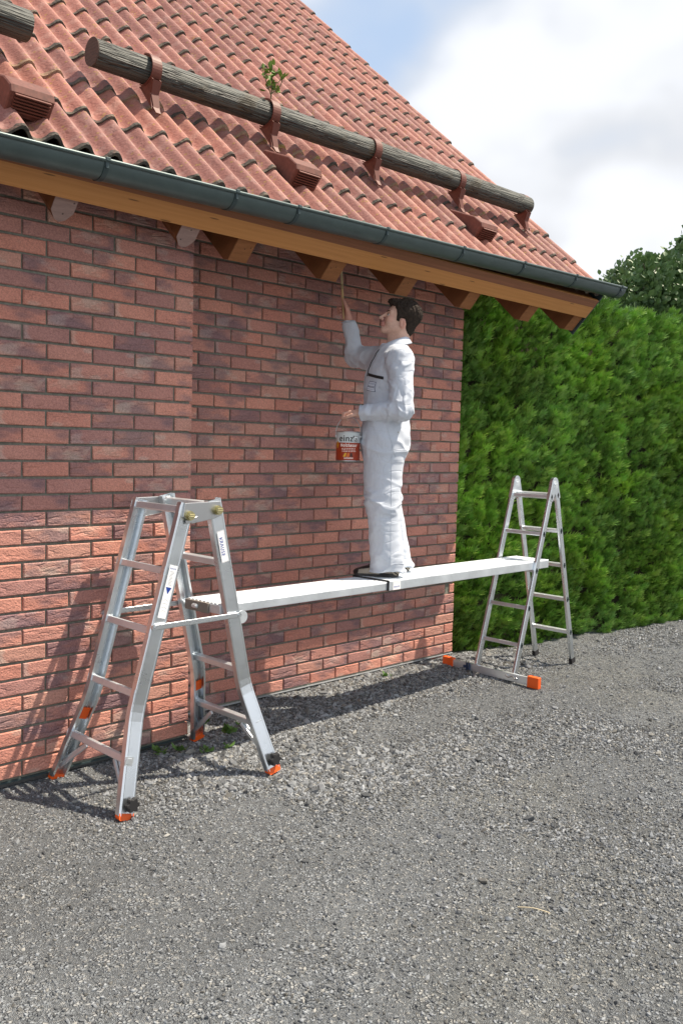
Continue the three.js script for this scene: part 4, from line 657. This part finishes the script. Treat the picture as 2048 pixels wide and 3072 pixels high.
  function leftHand(x, y, z) {
    let d = cone(x, y, z, [0.215, 1.060, -0.160], [0.258, 1.056, -0.142], 0.029, 0.026);
    d = smin(d, cone(x, y, z, [0.262, 1.052, -0.150], [0.312, 1.058, -0.130], 0.019, 0.015), 0.02); d = smin(d, cone(x, y, z, [0.262, 1.050, -0.122], [0.310, 1.052, -0.084], 0.018, 0.014), 0.02);
    [[-0.132, 0.002], [-0.112, 0.008], [-0.092, 0.006], [-0.074, -0.002]].forEach(([q, o], i) => { const s = [1, 1, 0.96, 0.84][i] * 0.0100; d = smin(d, chain(x, y, z, [[0.308 + o, 1.058, q], [0.342 + o, 1.050, q + 0.002], [0.350 + o, 1.022, q + 0.003], [0.322 + o, 1.010, q + 0.002]], [s * 1.08, s, s * 0.93, s * 0.82]), 0.003); });
    d = smin(d, chain(x, y, z, [[0.268, 1.048, -0.162], [0.300, 1.040, -0.170], [0.328, 1.030, -0.160], [0.344, 1.020, -0.146]], [0.014, 0.0118, 0.010, 0.008]), 0.008);
    return d;
  }
  function bodyField(x, y, z) {
    let d = chain(x, y, z, [[0.0, 1.50, 0], [0.03, 1.34, 0], [0.055, 1.12, 0], [0.055, 0.95, 0]], [0.07, 0.11, 0.10, 0.11], 0.05);
    for (const p of [[[0.02, 1.41, -0.15], [-0.006, 1.085, -0.245], [0.225, 1.058, -0.155]], [[0.08, 1.43, 0.14], [0.254, 1.463, 0.36], [0.316, 1.67, 0.283]]]) d = smin(d, chain(x, y, z, p, [0.055, 0.040, 0.027], 0.02), 0.03);
    for (const p of [[[0.07, 0.90, -0.085], [0.085, 0.48, -0.125], [0.02, 0.07, -0.13]], [[0.06, 0.90, 0.085], [0.045, 0.48, 0.14], [-0.075, 0.07, 0.165]]]) d = smin(d, chain(x, y, z, p, [0.085, 0.055, 0.036], 0.02), 0.03);
    return d;
  }
  const skinGeo = mergeGeometries([surfaceNet(headField, [-0.16, 1.455, -0.115], [0.165, 1.83, 0.115], 0.0036), surfaceNet(rightHand, [0.27, 1.62, 0.215], [0.41, 1.89, 0.335], 0.003), surfaceNet(leftHand, [0.18, 0.985, -0.205], [0.38, 1.10, -0.045], 0.003), surfaceNet((x, y, z) => bodyField(x, y, z), [-0.2, 0.02, -0.36], [0.42, 1.60, 0.46], 0.015)]);
  {
    const p = skinGeo.attributes.position, c = new Float32Array(p.count * 3);
    for (let i = 0; i < p.count; i++) {
      const X = p.getX(i), Y = p.getY(i), z = p.getZ(i), [x, y] = toHead(X, Y); let s = [0.64, 0.41, 0.325]; const hd = Y > 1.5, to = (t, k) => { s = s.map((v, j) => mix(v, t[j], k)); };
      const fr = f3(X * 60, Y * 60, z * 60, 2); s = s.map((v) => v * (0.93 + 0.14 * fr));
      if (hd) {
        if (x > 0.10 && Math.abs(z) < 0.026 && y > -0.096 && y < -0.064) to([0.45, 0.17, 0.15], 0.75);
        if (Math.abs(z) > 0.073) to([0.62, 0.26, 0.20], 0.5);
        if (y < -0.05 && x > -0.01 && !(x > 0.1 && y > -0.096 && Math.abs(z) < 0.026)) to([0.40, 0.255, 0.205], 0.30 * sstep(0.35, 0.6, f3(X * 300, Y * 300, z * 300, 1)));
        if (x > 0.06 && y < -0.015 && y > -0.06 && Math.abs(z) > 0.015) to([0.60, 0.27, 0.21], 0.3);
      } else if (Y > 1.8 || x) to([0.62, 0.36, 0.285], 0.5);
      c.set(s, i * 3);
    }
    skinGeo.setAttribute('color', new THREE.BufferAttribute(c, 3));
  }
  const body = part('body', skinGeo, new THREE.MeshPhysicalMaterial({ vertexColors: true, roughness: 0.55, specularIntensity: 0.7, side: THREE.DoubleSide }), man);
  // eyes, brows
  const white = std({ color: lin(0.62, 0.60, 0.57), roughness: 0.25 }), iris = std({ color: lin(0.045, 0.028, 0.018), roughness: 0.15 });
  for (const s of [-1, 1]) {
    const [ex, ey] = fromHead(0.0905, -0.0185), e = part('eye', new THREE.SphereGeometry(0.0125, 20, 14).translate(ex, ey, s * 0.031), white, body), [ix, iy] = fromHead(0.0985, -0.0165);
    part('iris', new THREE.SphereGeometry(0.0062, 14, 10).translate(ix, iy, s * 0.0315), iris, e);
    const lid = []; for (let k = 0; k <= 8; k++) { const a = mix(-0.9, 0.9, k / 8), [lx, ly] = fromHead(0.0905 + 0.0145 * Math.cos(a), -0.0185 + 0.0065 - 0.002 * Math.abs(a)); lid.push(V(lx, ly, s * (0.031 + 0.0135 * Math.sin(a)))); }
    part('eyelash', tubeAt(lid, 0.0016, 12, 5), iris, body);
    const brow = []; for (let k = 0; k <= 10; k++) { const t = k / 10, [bx, by] = fromHead(0.110 - 0.026 * t * t - 0.003 * t, 0.004 + 0.007 * Math.sin(t * 2.6)); brow.push(V(bx, by, s * mix(0.011, 0.050, t))); }
    part('eyebrow', tubeAt(brow, 0.0032, 16, 6), iris, body);
  }
  // hair
  const hairPoly = [[0.140, 0.060], [0.098, 0.050], [0.072, 0.046], [0.056, 0.024], [0.046, -0.004], [0.040, -0.040], [0.022, -0.042], [0.018, -0.020], [-0.014, -0.016], [-0.030, -0.045], [-0.034, -0.090], [-0.040, -0.125], [-0.12, -0.120], [-0.17, 0], [-0.12, 0.16], [0.14, 0.16]];
  const hairField = (X, Y, z) => {
    const [x, y] = toHead(X, Y); let d = ell(x, y, z, [-0.014, 0.030, 0], [0.109, 0.094, 0.083]);
    d = smin(d, ell(x, y, z, [0.055, 0.070, 0], [0.050, 0.026, 0.055]), 0.025); d = smin(d, ell(x, y, z, [0.092, 0.078, -0.006], [0.022, 0.012, 0.034]), 0.02);
    d = smin(d, ell(x, y, z, [-0.046, -0.058, 0], [0.050, 0.068, 0.058]), 0.03); d = smin(d, ell(x, y, Math.abs(z), [0.028, -0.01, 0.062], [0.020, 0.045, 0.012]), 0.015);
    const top = sstep(0.0, 0.09, y); d += 0.0035 * (1 - 2 * n3(x * 170, y * 120, z * 170)) * (0.5 + top) + 0.006 * top * (1 - 2 * n3(x * 70, y * 25, z * 70 + 5));
    return smax(d, poly2(x, y, hairPoly) + 0.003 * (1 - 2 * n3(x * 200, y * 60, z * 200)), 0.004);
  };
  const hg = surfaceNet(hairField, [-0.185, 1.55, -0.11], [0.12, 1.86, 0.11], 0.0034), hp = hg.attributes.position, hc = new Float32Array(hp.count * 3);
  for (let i = 0; i < hp.count; i++) { const k = 0.5 + 1.3 * n3(hp.getX(i) * 260, hp.getY(i) * 120, hp.getZ(i) * 260); hc.set([0.026 * k, 0.019 * k, 0.015 * k], i * 3); }
  hg.setAttribute('color', new THREE.BufferAttribute(hc, 3)); part('hair', hg, new THREE.MeshPhysicalMaterial({ vertexColors: true, roughness: 0.75, specularIntensity: 0.3, side: THREE.DoubleSide }), man);

  // overalls
  const PR = [[0.80, 0.066, 0.150, 0.165], [0.88, 0.068, 0.162, 0.180], [0.96, 0.064, 0.163, 0.180], [1.05, 0.066, 0.150, 0.168], [1.12, 0.068, 0.150, 0.170], [1.20, 0.072, 0.146, 0.176], [1.30, 0.066, 0.138, 0.188], [1.38, 0.054, 0.128, 0.190], [1.44, 0.042, 0.112, 0.176], [1.48, 0.032, 0.098, 0.142], [1.515, 0.026, 0.084, 0.094]];
  const prof = (y) => { let i = 0; while (i < PR.length - 2 && y > PR[i + 1][0]) i++; const t = clamp((y - PR[i][0]) / (PR[i + 1][0] - PR[i][0])), s = t * t * (3 - 2 * t); return [1, 2, 3].map((k) => mix(PR[i][k], PR[i + 1][k], 0.5 * (s + t))); };
  const ridge = (x, y, z) => 1 - Math.abs(2 * n3(x, y, z) - 1);
  const LS = [0.000, 1.405, -0.170], LE = [-0.006, 1.085, -0.245], RS = [0.090, 1.430, 0.165], RE = [0.254, 1.463, 0.360];
  function cloth(x, y, z) {
    const [cx, rx, rz] = prof(y), tw = 0.36 * sstep(1.0, 1.22, y), xr = (x - cx) * Math.cos(tw) - z * Math.sin(tw), zr = (x - cx) * Math.sin(tw) + z * Math.cos(tw), k = Math.hypot(xr / rx, zr / rz); let d = (k - 1) * Math.min(rx, rz);
    d = smax(d, 0.80 - y, 0.05); d = smax(d, y - 1.520, 0.012);
    const nl = chain(x, y, z, [[0.080, 0.90, -0.085], [0.085, 0.48, -0.125], [0.036, 0.02, -0.130]], [0.147, 0.102, 0.106], 0.03), fl = chain(x, y, z, [[0.060, 0.90, 0.085], [0.045, 0.48, 0.140], [-0.058, 0.02, 0.165]], [0.145, 0.102, 0.106], 0.03);
    let legs = smin(nl, fl, 0.03); legs = smax(legs, 0.045 + 0.035 * (z < 0.02 ? (0.08 - x) * 0.4 : -(x + 0.06) * 0.4) - y, 0.006); d = smin(d, legs, 0.06);
    const la = chain(x, y, z, [LS, LE, [0.262, 1.053, -0.142]], [0.086, 0.069, 0.047], 0.03), ra = chain(x, y, z, [RS, RE, [0.3175, 1.705, 0.279]], [0.086, 0.066, 0.043], 0.03);
    const lcut = (x - LW[0]) * 0.93 + (z - LW[2]) * 0.34 - (y - LW[1]) * 0.1, rcut = (y - RW[1]) * 0.97 + (x - RW[0]) * 0.15;
    d = smin(d, smax(la, lcut, 0.004), 0.022); d = smin(d, smax(ra, rcut, 0.004), 0.05);
    // folds
    const n = 0.004 * (1 - 2 * f3(x * 9, y * 6, z * 9, 3)); let w = n;
    const el = Math.exp(-((x - LE[0]) ** 2 + (y - LE[1]) ** 2 + (z - LE[2]) ** 2) / 0.012), er = Math.exp(-((x - RE[0]) ** 2 + (y - RE[1]) ** 2 + (z - RE[2]) ** 2) / 0.014), kn = Math.exp(-((y - 0.50) ** 2) / 0.012), hm = sstep(0.26, 0.05, y), ws = Math.exp(-((y - 1.045) ** 2) / 0.0028), cr = Math.exp(-((y - 0.84) ** 2) / 0.008), sh = Math.exp(-((x - 0.03) ** 2 + (y - 1.36) ** 2 + (Math.abs(z) - 0.16) ** 2) / 0.010);
    w -= 0.014 * el * Math.pow(ridge(x * 22, y * 22 - x * 14, z * 10), 2) + 0.014 * er * Math.pow(ridge(x * 16 + 3, y * 20, z * 16), 2);
    w -= 0.016 * kn * Math.pow(ridge(x * 7 + y * 12, y * 19 - x * 6, z * 7 + 4), 2) + 0.015 * hm * Math.pow(ridge(x * 9, y * 20 + x * 5, z * 9 + 8), 2) + 0.010 * ws * Math.pow(ridge(x * 26, y * 9, z * 26), 1.5) + 0.012 * cr * Math.pow(ridge(x * 8 - y * 11, y * 14, z * 8 + 2), 2) + 0.010 * sh * Math.pow(ridge(x * 26 + y * 9, y * 14, z * 14), 2);
    const arms = sstep(0.03, 0.0, Math.min(la, ra) - 0.01); w -= 0.007 * arms * Math.pow(ridge(x * 15 + y * 4, y * 15 - z * 8, z * 12), 3);
    w -= 0.009 * sstep(0.8, 0.6, y) * Math.pow(ridge(x * 6 + 1, y * 5.5 + x * 7, z * 6), 3) + 0.007 * sstep(1.1, 1.2, y) * Math.pow(ridge(x * 9 + y * 5, y * 7, z * 9 + 3), 3);
    return d + w * 1.15 + 0.005;
  }
  const suitMap = tex(256, 256, (u, v) => { const k = 0.62 + 0.05 * (pf(u, v, 6, 6, 3, 501) - 0.5); return [k * 0.90, k * 0.975, k * 1.10]; });
  const suitBump = tex(512, 512, (u, v) => { const w = (pf(u, v, 4, 4, 3, 511) - 0.5) * 0.5, w2 = (pf(u, v, 5, 5, 3, 512) - 0.5) * 0.4, a = 1 - Math.abs(2 * pf(u + v + w, v - u + w2, 4, 4, 2, 513) - 1), b = 1 - Math.abs(2 * pf(2 * u + v + w2, v + w, 5, 6, 2, 517) - 1); return 0.6 - 0.34 * Math.pow(a, 6) - 0.26 * Math.pow(b, 8) + 0.1 * (pf(u, v, 9, 9, 2, 519) - 0.5); }, false);
  const clothUV = (g) => { const p = g.attributes.position, uv = new Float32Array(p.count * 2); for (let i = 0; i < p.count; i++) { uv[i * 2] = (p.getX(i) * 0.8 + p.getZ(i) * 0.8) * 2.2; uv[i * 2 + 1] = p.getY(i) * 2.2; } g.setAttribute('uv', new THREE.BufferAttribute(uv, 2)); return g; };
  const suitMat = new THREE.MeshPhysicalMaterial({ map: suitMap, bumpMap: suitBump, bumpScale: 0.006, roughness: 0.9, sheen: 0.3, sheenRoughness: 0.6, side: THREE.DoubleSide, color: lin(1, 1, 1) });
  const suit = part('overalls', clothUV(surfaceNet(cloth, [-0.24, 0.0, -0.37], [0.42, 1.74, 0.47], 0.0066)), suitMat, man);
  const hitX = (y, z, from = 0.5) => { let x = from; while (x > -0.2 && cloth(x, y, z) > 0.0006) x -= Math.max(0.0008, cloth(x, y, z) * 0.5); return x; };
  const hitZ = (x, y, from = -0.5) => { let z = from; while (z < 0.3 && cloth(x, y, z) > 0.0006) z += Math.max(0.0008, cloth(x, y, z) * 0.5); return z; };
  const dark = std({ color: lin(0.016, 0.017, 0.020), roughness: 0.5 }), seam = std({ color: lin(0.50, 0.54, 0.60), roughness: 0.9 });
  const zipPts = []; for (let k = 0; k <= 14; k++) { const y = mix(1.475, 1.300, k / 14), z = -0.030; zipPts.push(V(hitX(y, z) + 0.0015, y, z)); } part('zip', tubeAt(zipPts, 0.0042, 40, 6), dark, suit);
  const fly = []; for (let k = 0; k <= 20; k++) { const y = mix(1.29, 0.93, k / 20), z = -0.026; fly.push(V(hitX(y, z) + 0.0005, y, z)); } part('seam', tubeAt(fly, 0.0014, 50, 5), seam, suit);
  const patch = (y00, y01, z0, z1, drop, off, n, m) => { const P = [], U = [], I = []; for (let j = 0; j <= n; j++) for (let i = 0; i <= n; i++) { const z = mix(z0, z1, i / n), y = mix(y00, y01, j / n) + drop * (i / n); P.push(hitX(y, z) + off, y, z); U.push(i / n, j / n); } for (let j = 0; j < n; j++) for (let i = 0; i < n; i++) { const a = j * (n + 1) + i; I.push(a, a + 1, a + n + 2, a, a + n + 2, a + n + 1); } const g = new THREE.BufferGeometry(); g.setAttribute('position', new THREE.Float32BufferAttribute(P, 3)); g.setAttribute('uv', new THREE.Float32BufferAttribute(U, 2)); g.setIndex(I); g.computeVertexNormals(); return g; };
  part('pocket_zip', patch(1.302, 1.320, -0.045, -0.168, -0.030, 0.004, 12, 0), dark, suit);
  const badgeTex = canvasTex(256, 256, (c, w, h) => { c.fillStyle = '#cfd6e2'; c.fillRect(0, 0, w, h); c.strokeStyle = '#28365f'; c.lineWidth = 12; c.strokeRect(14, 14, w - 28, h - 28); c.fillStyle = '#8f9bb5'; c.fillRect(40, 48, 176, 12); c.fillRect(40, 72, 176, 10); c.fillStyle = '#17224a'; c.font = 'bold 60px sans-serif'; c.textAlign = 'center'; c.fillText(MAKER, w / 2, 160, 204); c.fillStyle = '#8f9bb5'; c.fillRect(40, 190, 176, 10); });
  part('badge', patch(1.203, 1.270, -0.072, -0.136, -0.012, 0.004, 12, 0), sheet(badgeTex, 0.8), suit);
  for (const [x0, x1, a, b] of [[0.045, 0.05, 0.86, 0.08], [0.095, 0.02, 1.02, 0.78]]) { const s = []; for (let k = 0; k <= 24; k++) { const x = mix(x0, x1, k / 24) - (a < 0.9 ? 0.02 * k / 24 : 0), y = mix(a, b, k / 24); s.push(V(x, y, hitZ(x, y) - 0.0004)); } part('seam', tubeAt(s, 0.0013, 60, 5), seam, suit); }
  { const x = 0.005, y = 0.94; part('snap_button', new THREE.SphereGeometry(0.006, 10, 8).scale(1, 1, 0.5).translate(x, y, hitZ(x, y) - 0.001), steel, suit); }
  // turned-down collar
  {
    const rows = 5, P = [], I = [], n = 56, at = (a, r, y) => { const cx = 0.030, x = cx + (0.086 + r) * Math.cos(a), z = (0.078 + r) * Math.sin(a); return [x, 1.512 + y - (x - cx) * 0.36, z]; };
    for (let i = 0; i <= n; i++) { const a = 0.20 + (6.2832 - 0.40) * i / n, fr = Math.pow(Math.max(0, Math.cos(a)), 2), dr = -0.030 - 0.036 * fr, lift = 0.018 * (1 - fr * 0.6); for (const [r, y] of [[-0.004, -0.03], [-0.002, lift], [0.004, lift + 0.006], [0.014, lift * 0.6], [0.034 + 0.008 * fr, dr], [0.030 + 0.008 * fr, dr - 0.003]]) P.push(...at(a, r, y)); }
    for (let i = 0; i < n; i++) for (let k = 0; k < rows; k++) { const a = i * (rows + 1) + k, b = a + rows + 1; I.push(a, a + 1, b, a + 1, b + 1, b); }
    const g = new THREE.BufferGeometry(); g.setAttribute('position', new THREE.Float32BufferAttribute(P, 3)); g.setIndex(I); g.computeVertexNormals(); part('collar', clothUV(g), suitMat, suit);
  }
  for (const [c, d, r] of [[LW, V(0.93, -0.1, 0.34), 0.050], [RW, V(0.15, 0.97, -0.12), 0.046]]) { const e = d.normalize(), x = e.clone().cross(V(0.2, 0.3, 1)).normalize(), z = x.clone().cross(e), p = []; for (let k = 0; k <= 24; k++) { const a = k / 24 * 6.2832; p.push(V(...c).addScaledVector(e, -0.002).addScaledVector(x, r * Math.cos(a)).addScaledVector(z, r * Math.sin(a))); } part('cuff', tubeAt(p, 0.004, 48, 6), suitMat, suit); }
  // shoes
  const shoe = (hx, hz, ang, parent) => {
    const ca = Math.cos(ang), sa = Math.sin(ang), f = (X, Y, Z) => {
      const s = (X - hx) * ca + (Z - hz) * sa, t = -(X - hx) * sa + (Z - hz) * ca, y = Y; let d = ell(s, y, t, [0.035, 0.03, 0], [0.055, 0.062, 0.040]); d = smin(d, ell(s, y, t, [0.075, 0.045, 0], [0.05, 0.062, 0.036]), 0.02); d = smin(d, cone(s, y, t, [0.07, 0.035, 0], [0.19, 0.024, 0.006], 0.042, 0.038), 0.03); d = smin(d, ell(s, y, t, [0.205, 0.022, 0.006], [0.082, 0.034, 0.046]), 0.03);
      let so = Math.max(ell(s, y, t, [0.055, 0.01, 0], [0.10, 0.05, 0.043]), 0); so = smin(cone(s, 0.5 * y, t, [0.03, 0.004, 0], [0.13, 0.004, 0], 0.038, 0.038), cone(s, 0.5 * y, t, [0.13, 0.004, 0], [0.235, 0.004, 0.005], 0.038, 0.046), 0.02); so = smax(so, Math.abs(y - 0.010) - 0.014, 0.006); d = smin(d, so, 0.004); return smax(d, -y, 0.003);
    }, g = surfaceNet(f, [Math.min(hx, hx + 0.3 * ca) - 0.08, -0.012, Math.min(hz, hz + 0.3 * sa) - 0.08], [Math.max(hx, hx + 0.3 * ca) + 0.08, 0.125, Math.max(hz, hz + 0.3 * sa) + 0.08], 0.0045), p = g.attributes.position, c = new Float32Array(p.count * 3);
    for (let i = 0; i < p.count; i++) {
      const X = p.getX(i), y = p.getY(i), Z = p.getZ(i), s = (X - hx) * ca + (Z - hz) * sa; let col = [0.018, 0.017, 0.016];
      const panel = s > 0.105 && s < 0.245 && y > 0.018 && y < 0.070 - (s - 0.105) * 0.20, heel = s < 0.035 && (Math.abs(y - 0.045 - s * 0.9) < 0.009 || Math.abs(y - 0.020 - s * 0.9) < 0.006), back = s > 0.02 && s < 0.085 && y > 0.028 && y < 0.016 + s * 0.75;
      if (panel || back) col = [0.33, 0.285, 0.23]; if (heel) col = [0.42, 0.36, 0.27]; if (y < 0.016) col = [0.045, 0.043, 0.042]; c.set(col, i * 3);
    }
    g.setAttribute('color', new THREE.BufferAttribute(c, 3)); part('shoe', g, std({ vertexColors: true, roughness: 0.5 }), parent);
  };
  shoe(-0.018, -0.142, 0.26, man); shoe(-0.125, 0.155, -0.12, man);

  // brush in his right hand
  const at = (o) => { o.position.set(...BASE); o.rotation.y = TURN; o.scale.setScalar(0.99); return o; };
  const br = at(thing('paint_brush', 'flat pale wooden paint brush held upright against the rafters', 'brush'));
  const sa = V(0.348, 1.705, 0.272), sb = V(0.373, 2.035, 0.272), on = (t) => sa.clone().lerp(sb, t), woodPale = std({ map: plankMap([0.50, 0.34, 0.15], [0.66, 0.49, 0.25], 75), roughness: 0.5 }), bristle = std({ map: plankMap([0.45, 0.36, 0.20], [0.72, 0.62, 0.40], 85), roughness: 0.9 });
  part('handle', [bar(on(0), on(0.35), 0.018, 0.011, V(1, 0, 0), 0.004), bar(on(0.33), on(0.62), 0.026, 0.015, V(1, 0, 0), 0.005)], woodPale, br);
  part('ferrule', bar(on(0.60), on(0.70), 0.040, 0.017, V(1, 0, 0), 0.003), std({ color: lin(0.42, 0.33, 0.19), roughness: 0.4, metalness: 0.5 }), br);
  part('bristles', [-2, -1, 0, 1, 2].map((k) => bar(on(0.69).add(V(0, 0, k * 0.007)), on(1.0 - 0.01 * Math.abs(k)).add(V(0, 0, k * 0.0085)), 0.0085, 0.014, V(1, 0, 0), 0.003)), bristle, br);
  // paint can in his left hand
  const can = at(thing('paint_can', 'round paint can with white and red brown label hanging from his hand', 'paint can')), cx = 0.316, cz = -0.10, y0 = 0.744, y1 = 0.938, cr = 0.077;
  const labelTex = canvasTex(1024, 400, (c, w, h) => {
    const X = w / 2; c.fillStyle = '#9c3516'; c.fillRect(0, 0, w, h); c.fillStyle = '#c4cbcc'; c.fillRect(0, 0, w, h * 0.37); c.fillStyle = '#c98a1c'; c.beginPath(); c.ellipse(X - 178, h * 0.45, 26, 50, 0, 0, 7); c.fill();
    c.textBaseline = 'alphabetic'; c.textAlign = 'left'; c.fillStyle = '#111'; c.font = 'bold 108px sans-serif'; c.fillText('einz', X - 142, 130, 204); c.fillText('’', X + 56, 128); c.fillStyle = '#e9ecec'; c.fillRect(X + 74, 58, 66, 78); c.strokeStyle = '#222'; c.lineWidth = 5; c.strokeRect(X + 74, 58, 66, 78); c.fillStyle = '#111'; c.font = 'bold 92px sans-serif'; c.fillText('a', X + 82, 130, 50);
    c.fillStyle = '#f4e9e2'; c.font = 'bold 60px sans-serif'; c.textAlign = 'center'; c.fillText('Holzlasur', X + 4, 206, 250); for (let i = 0; i < 3; i++) for (let k = 0; k < 9; k++) c.fillRect(X - 100 + k * 23 + i * 4, 226 + i * 20, 17 - (k * 5 + i) % 6, 8);
    [['#d9a11f', -60], ['#d06a1a', -22], ['#4a2016', 16]].forEach(([f, d]) => { c.fillStyle = f; c.beginPath(); c.moveTo(X + d + 10, 292); c.lineTo(X + d + 34, 292); c.lineTo(X + d + 40 + d * 0.3, 346); c.lineTo(X + d - 2 + d * 0.3, 346); c.fill(); });
    c.fillStyle = '#f6efe9'; c.font = 'bold 38px sans-serif'; c.fillText('Lackunion', X + 4, 376, 130);
  });
  part('can_body', new THREE.CylinderGeometry(cr, cr, y1 - y0 - 0.012, 48, 1, true).translate(cx, (y0 + y1) / 2, cz), sheet(labelTex, 0.35), can);
  part('rim', [new THREE.TorusGeometry(cr, 0.0035, 8, 48).rotateX(Math.PI / 2).translate(cx, y1 - 0.005, cz), new THREE.TorusGeometry(cr, 0.0035, 8, 48).rotateX(Math.PI / 2).translate(cx, y0 + 0.005, cz), new THREE.CylinderGeometry(cr - 0.003, cr - 0.003, 0.004, 40).translate(cx, y0 + 0.006, cz)], steel, can);
  part('lid', [new THREE.CylinderGeometry(cr - 0.004, cr - 0.004, 0.004, 40).translate(cx, y1 - 0.010, cz), new THREE.TorusGeometry(cr - 0.016, 0.003, 8, 40).rotateX(Math.PI / 2).translate(cx, y1 - 0.006, cz)], std({ color: lin(0.55, 0.56, 0.56), roughness: 0.4, metalness: 0.6 }), can);
  for (const s of [-1, 1]) part('ear', cylZ(0.011, -0.003, 0.003, 0, 0, 16).rotateY(Math.PI / 2).translate(cx + s * (cr + 0.002), y1 - 0.034, cz), steel, can);
  const wire = []; for (let k = 0; k <= 20; k++) { const a = Math.PI * k / 20; wire.push(V(cx - (cr + 0.005) * Math.cos(a), y1 - 0.034 + 0.128 * Math.pow(Math.sin(a), 0.9), cz)); } part('bail', tubeAt(wire, 0.0024, 60, 6), steel, can);
}

// ------------------------------------------------------------------ done
scene.traverse((o) => { if (o.isMesh) { o.castShadow = true; o.receiveShadow = true; } });
renderer.render(scene, camera);
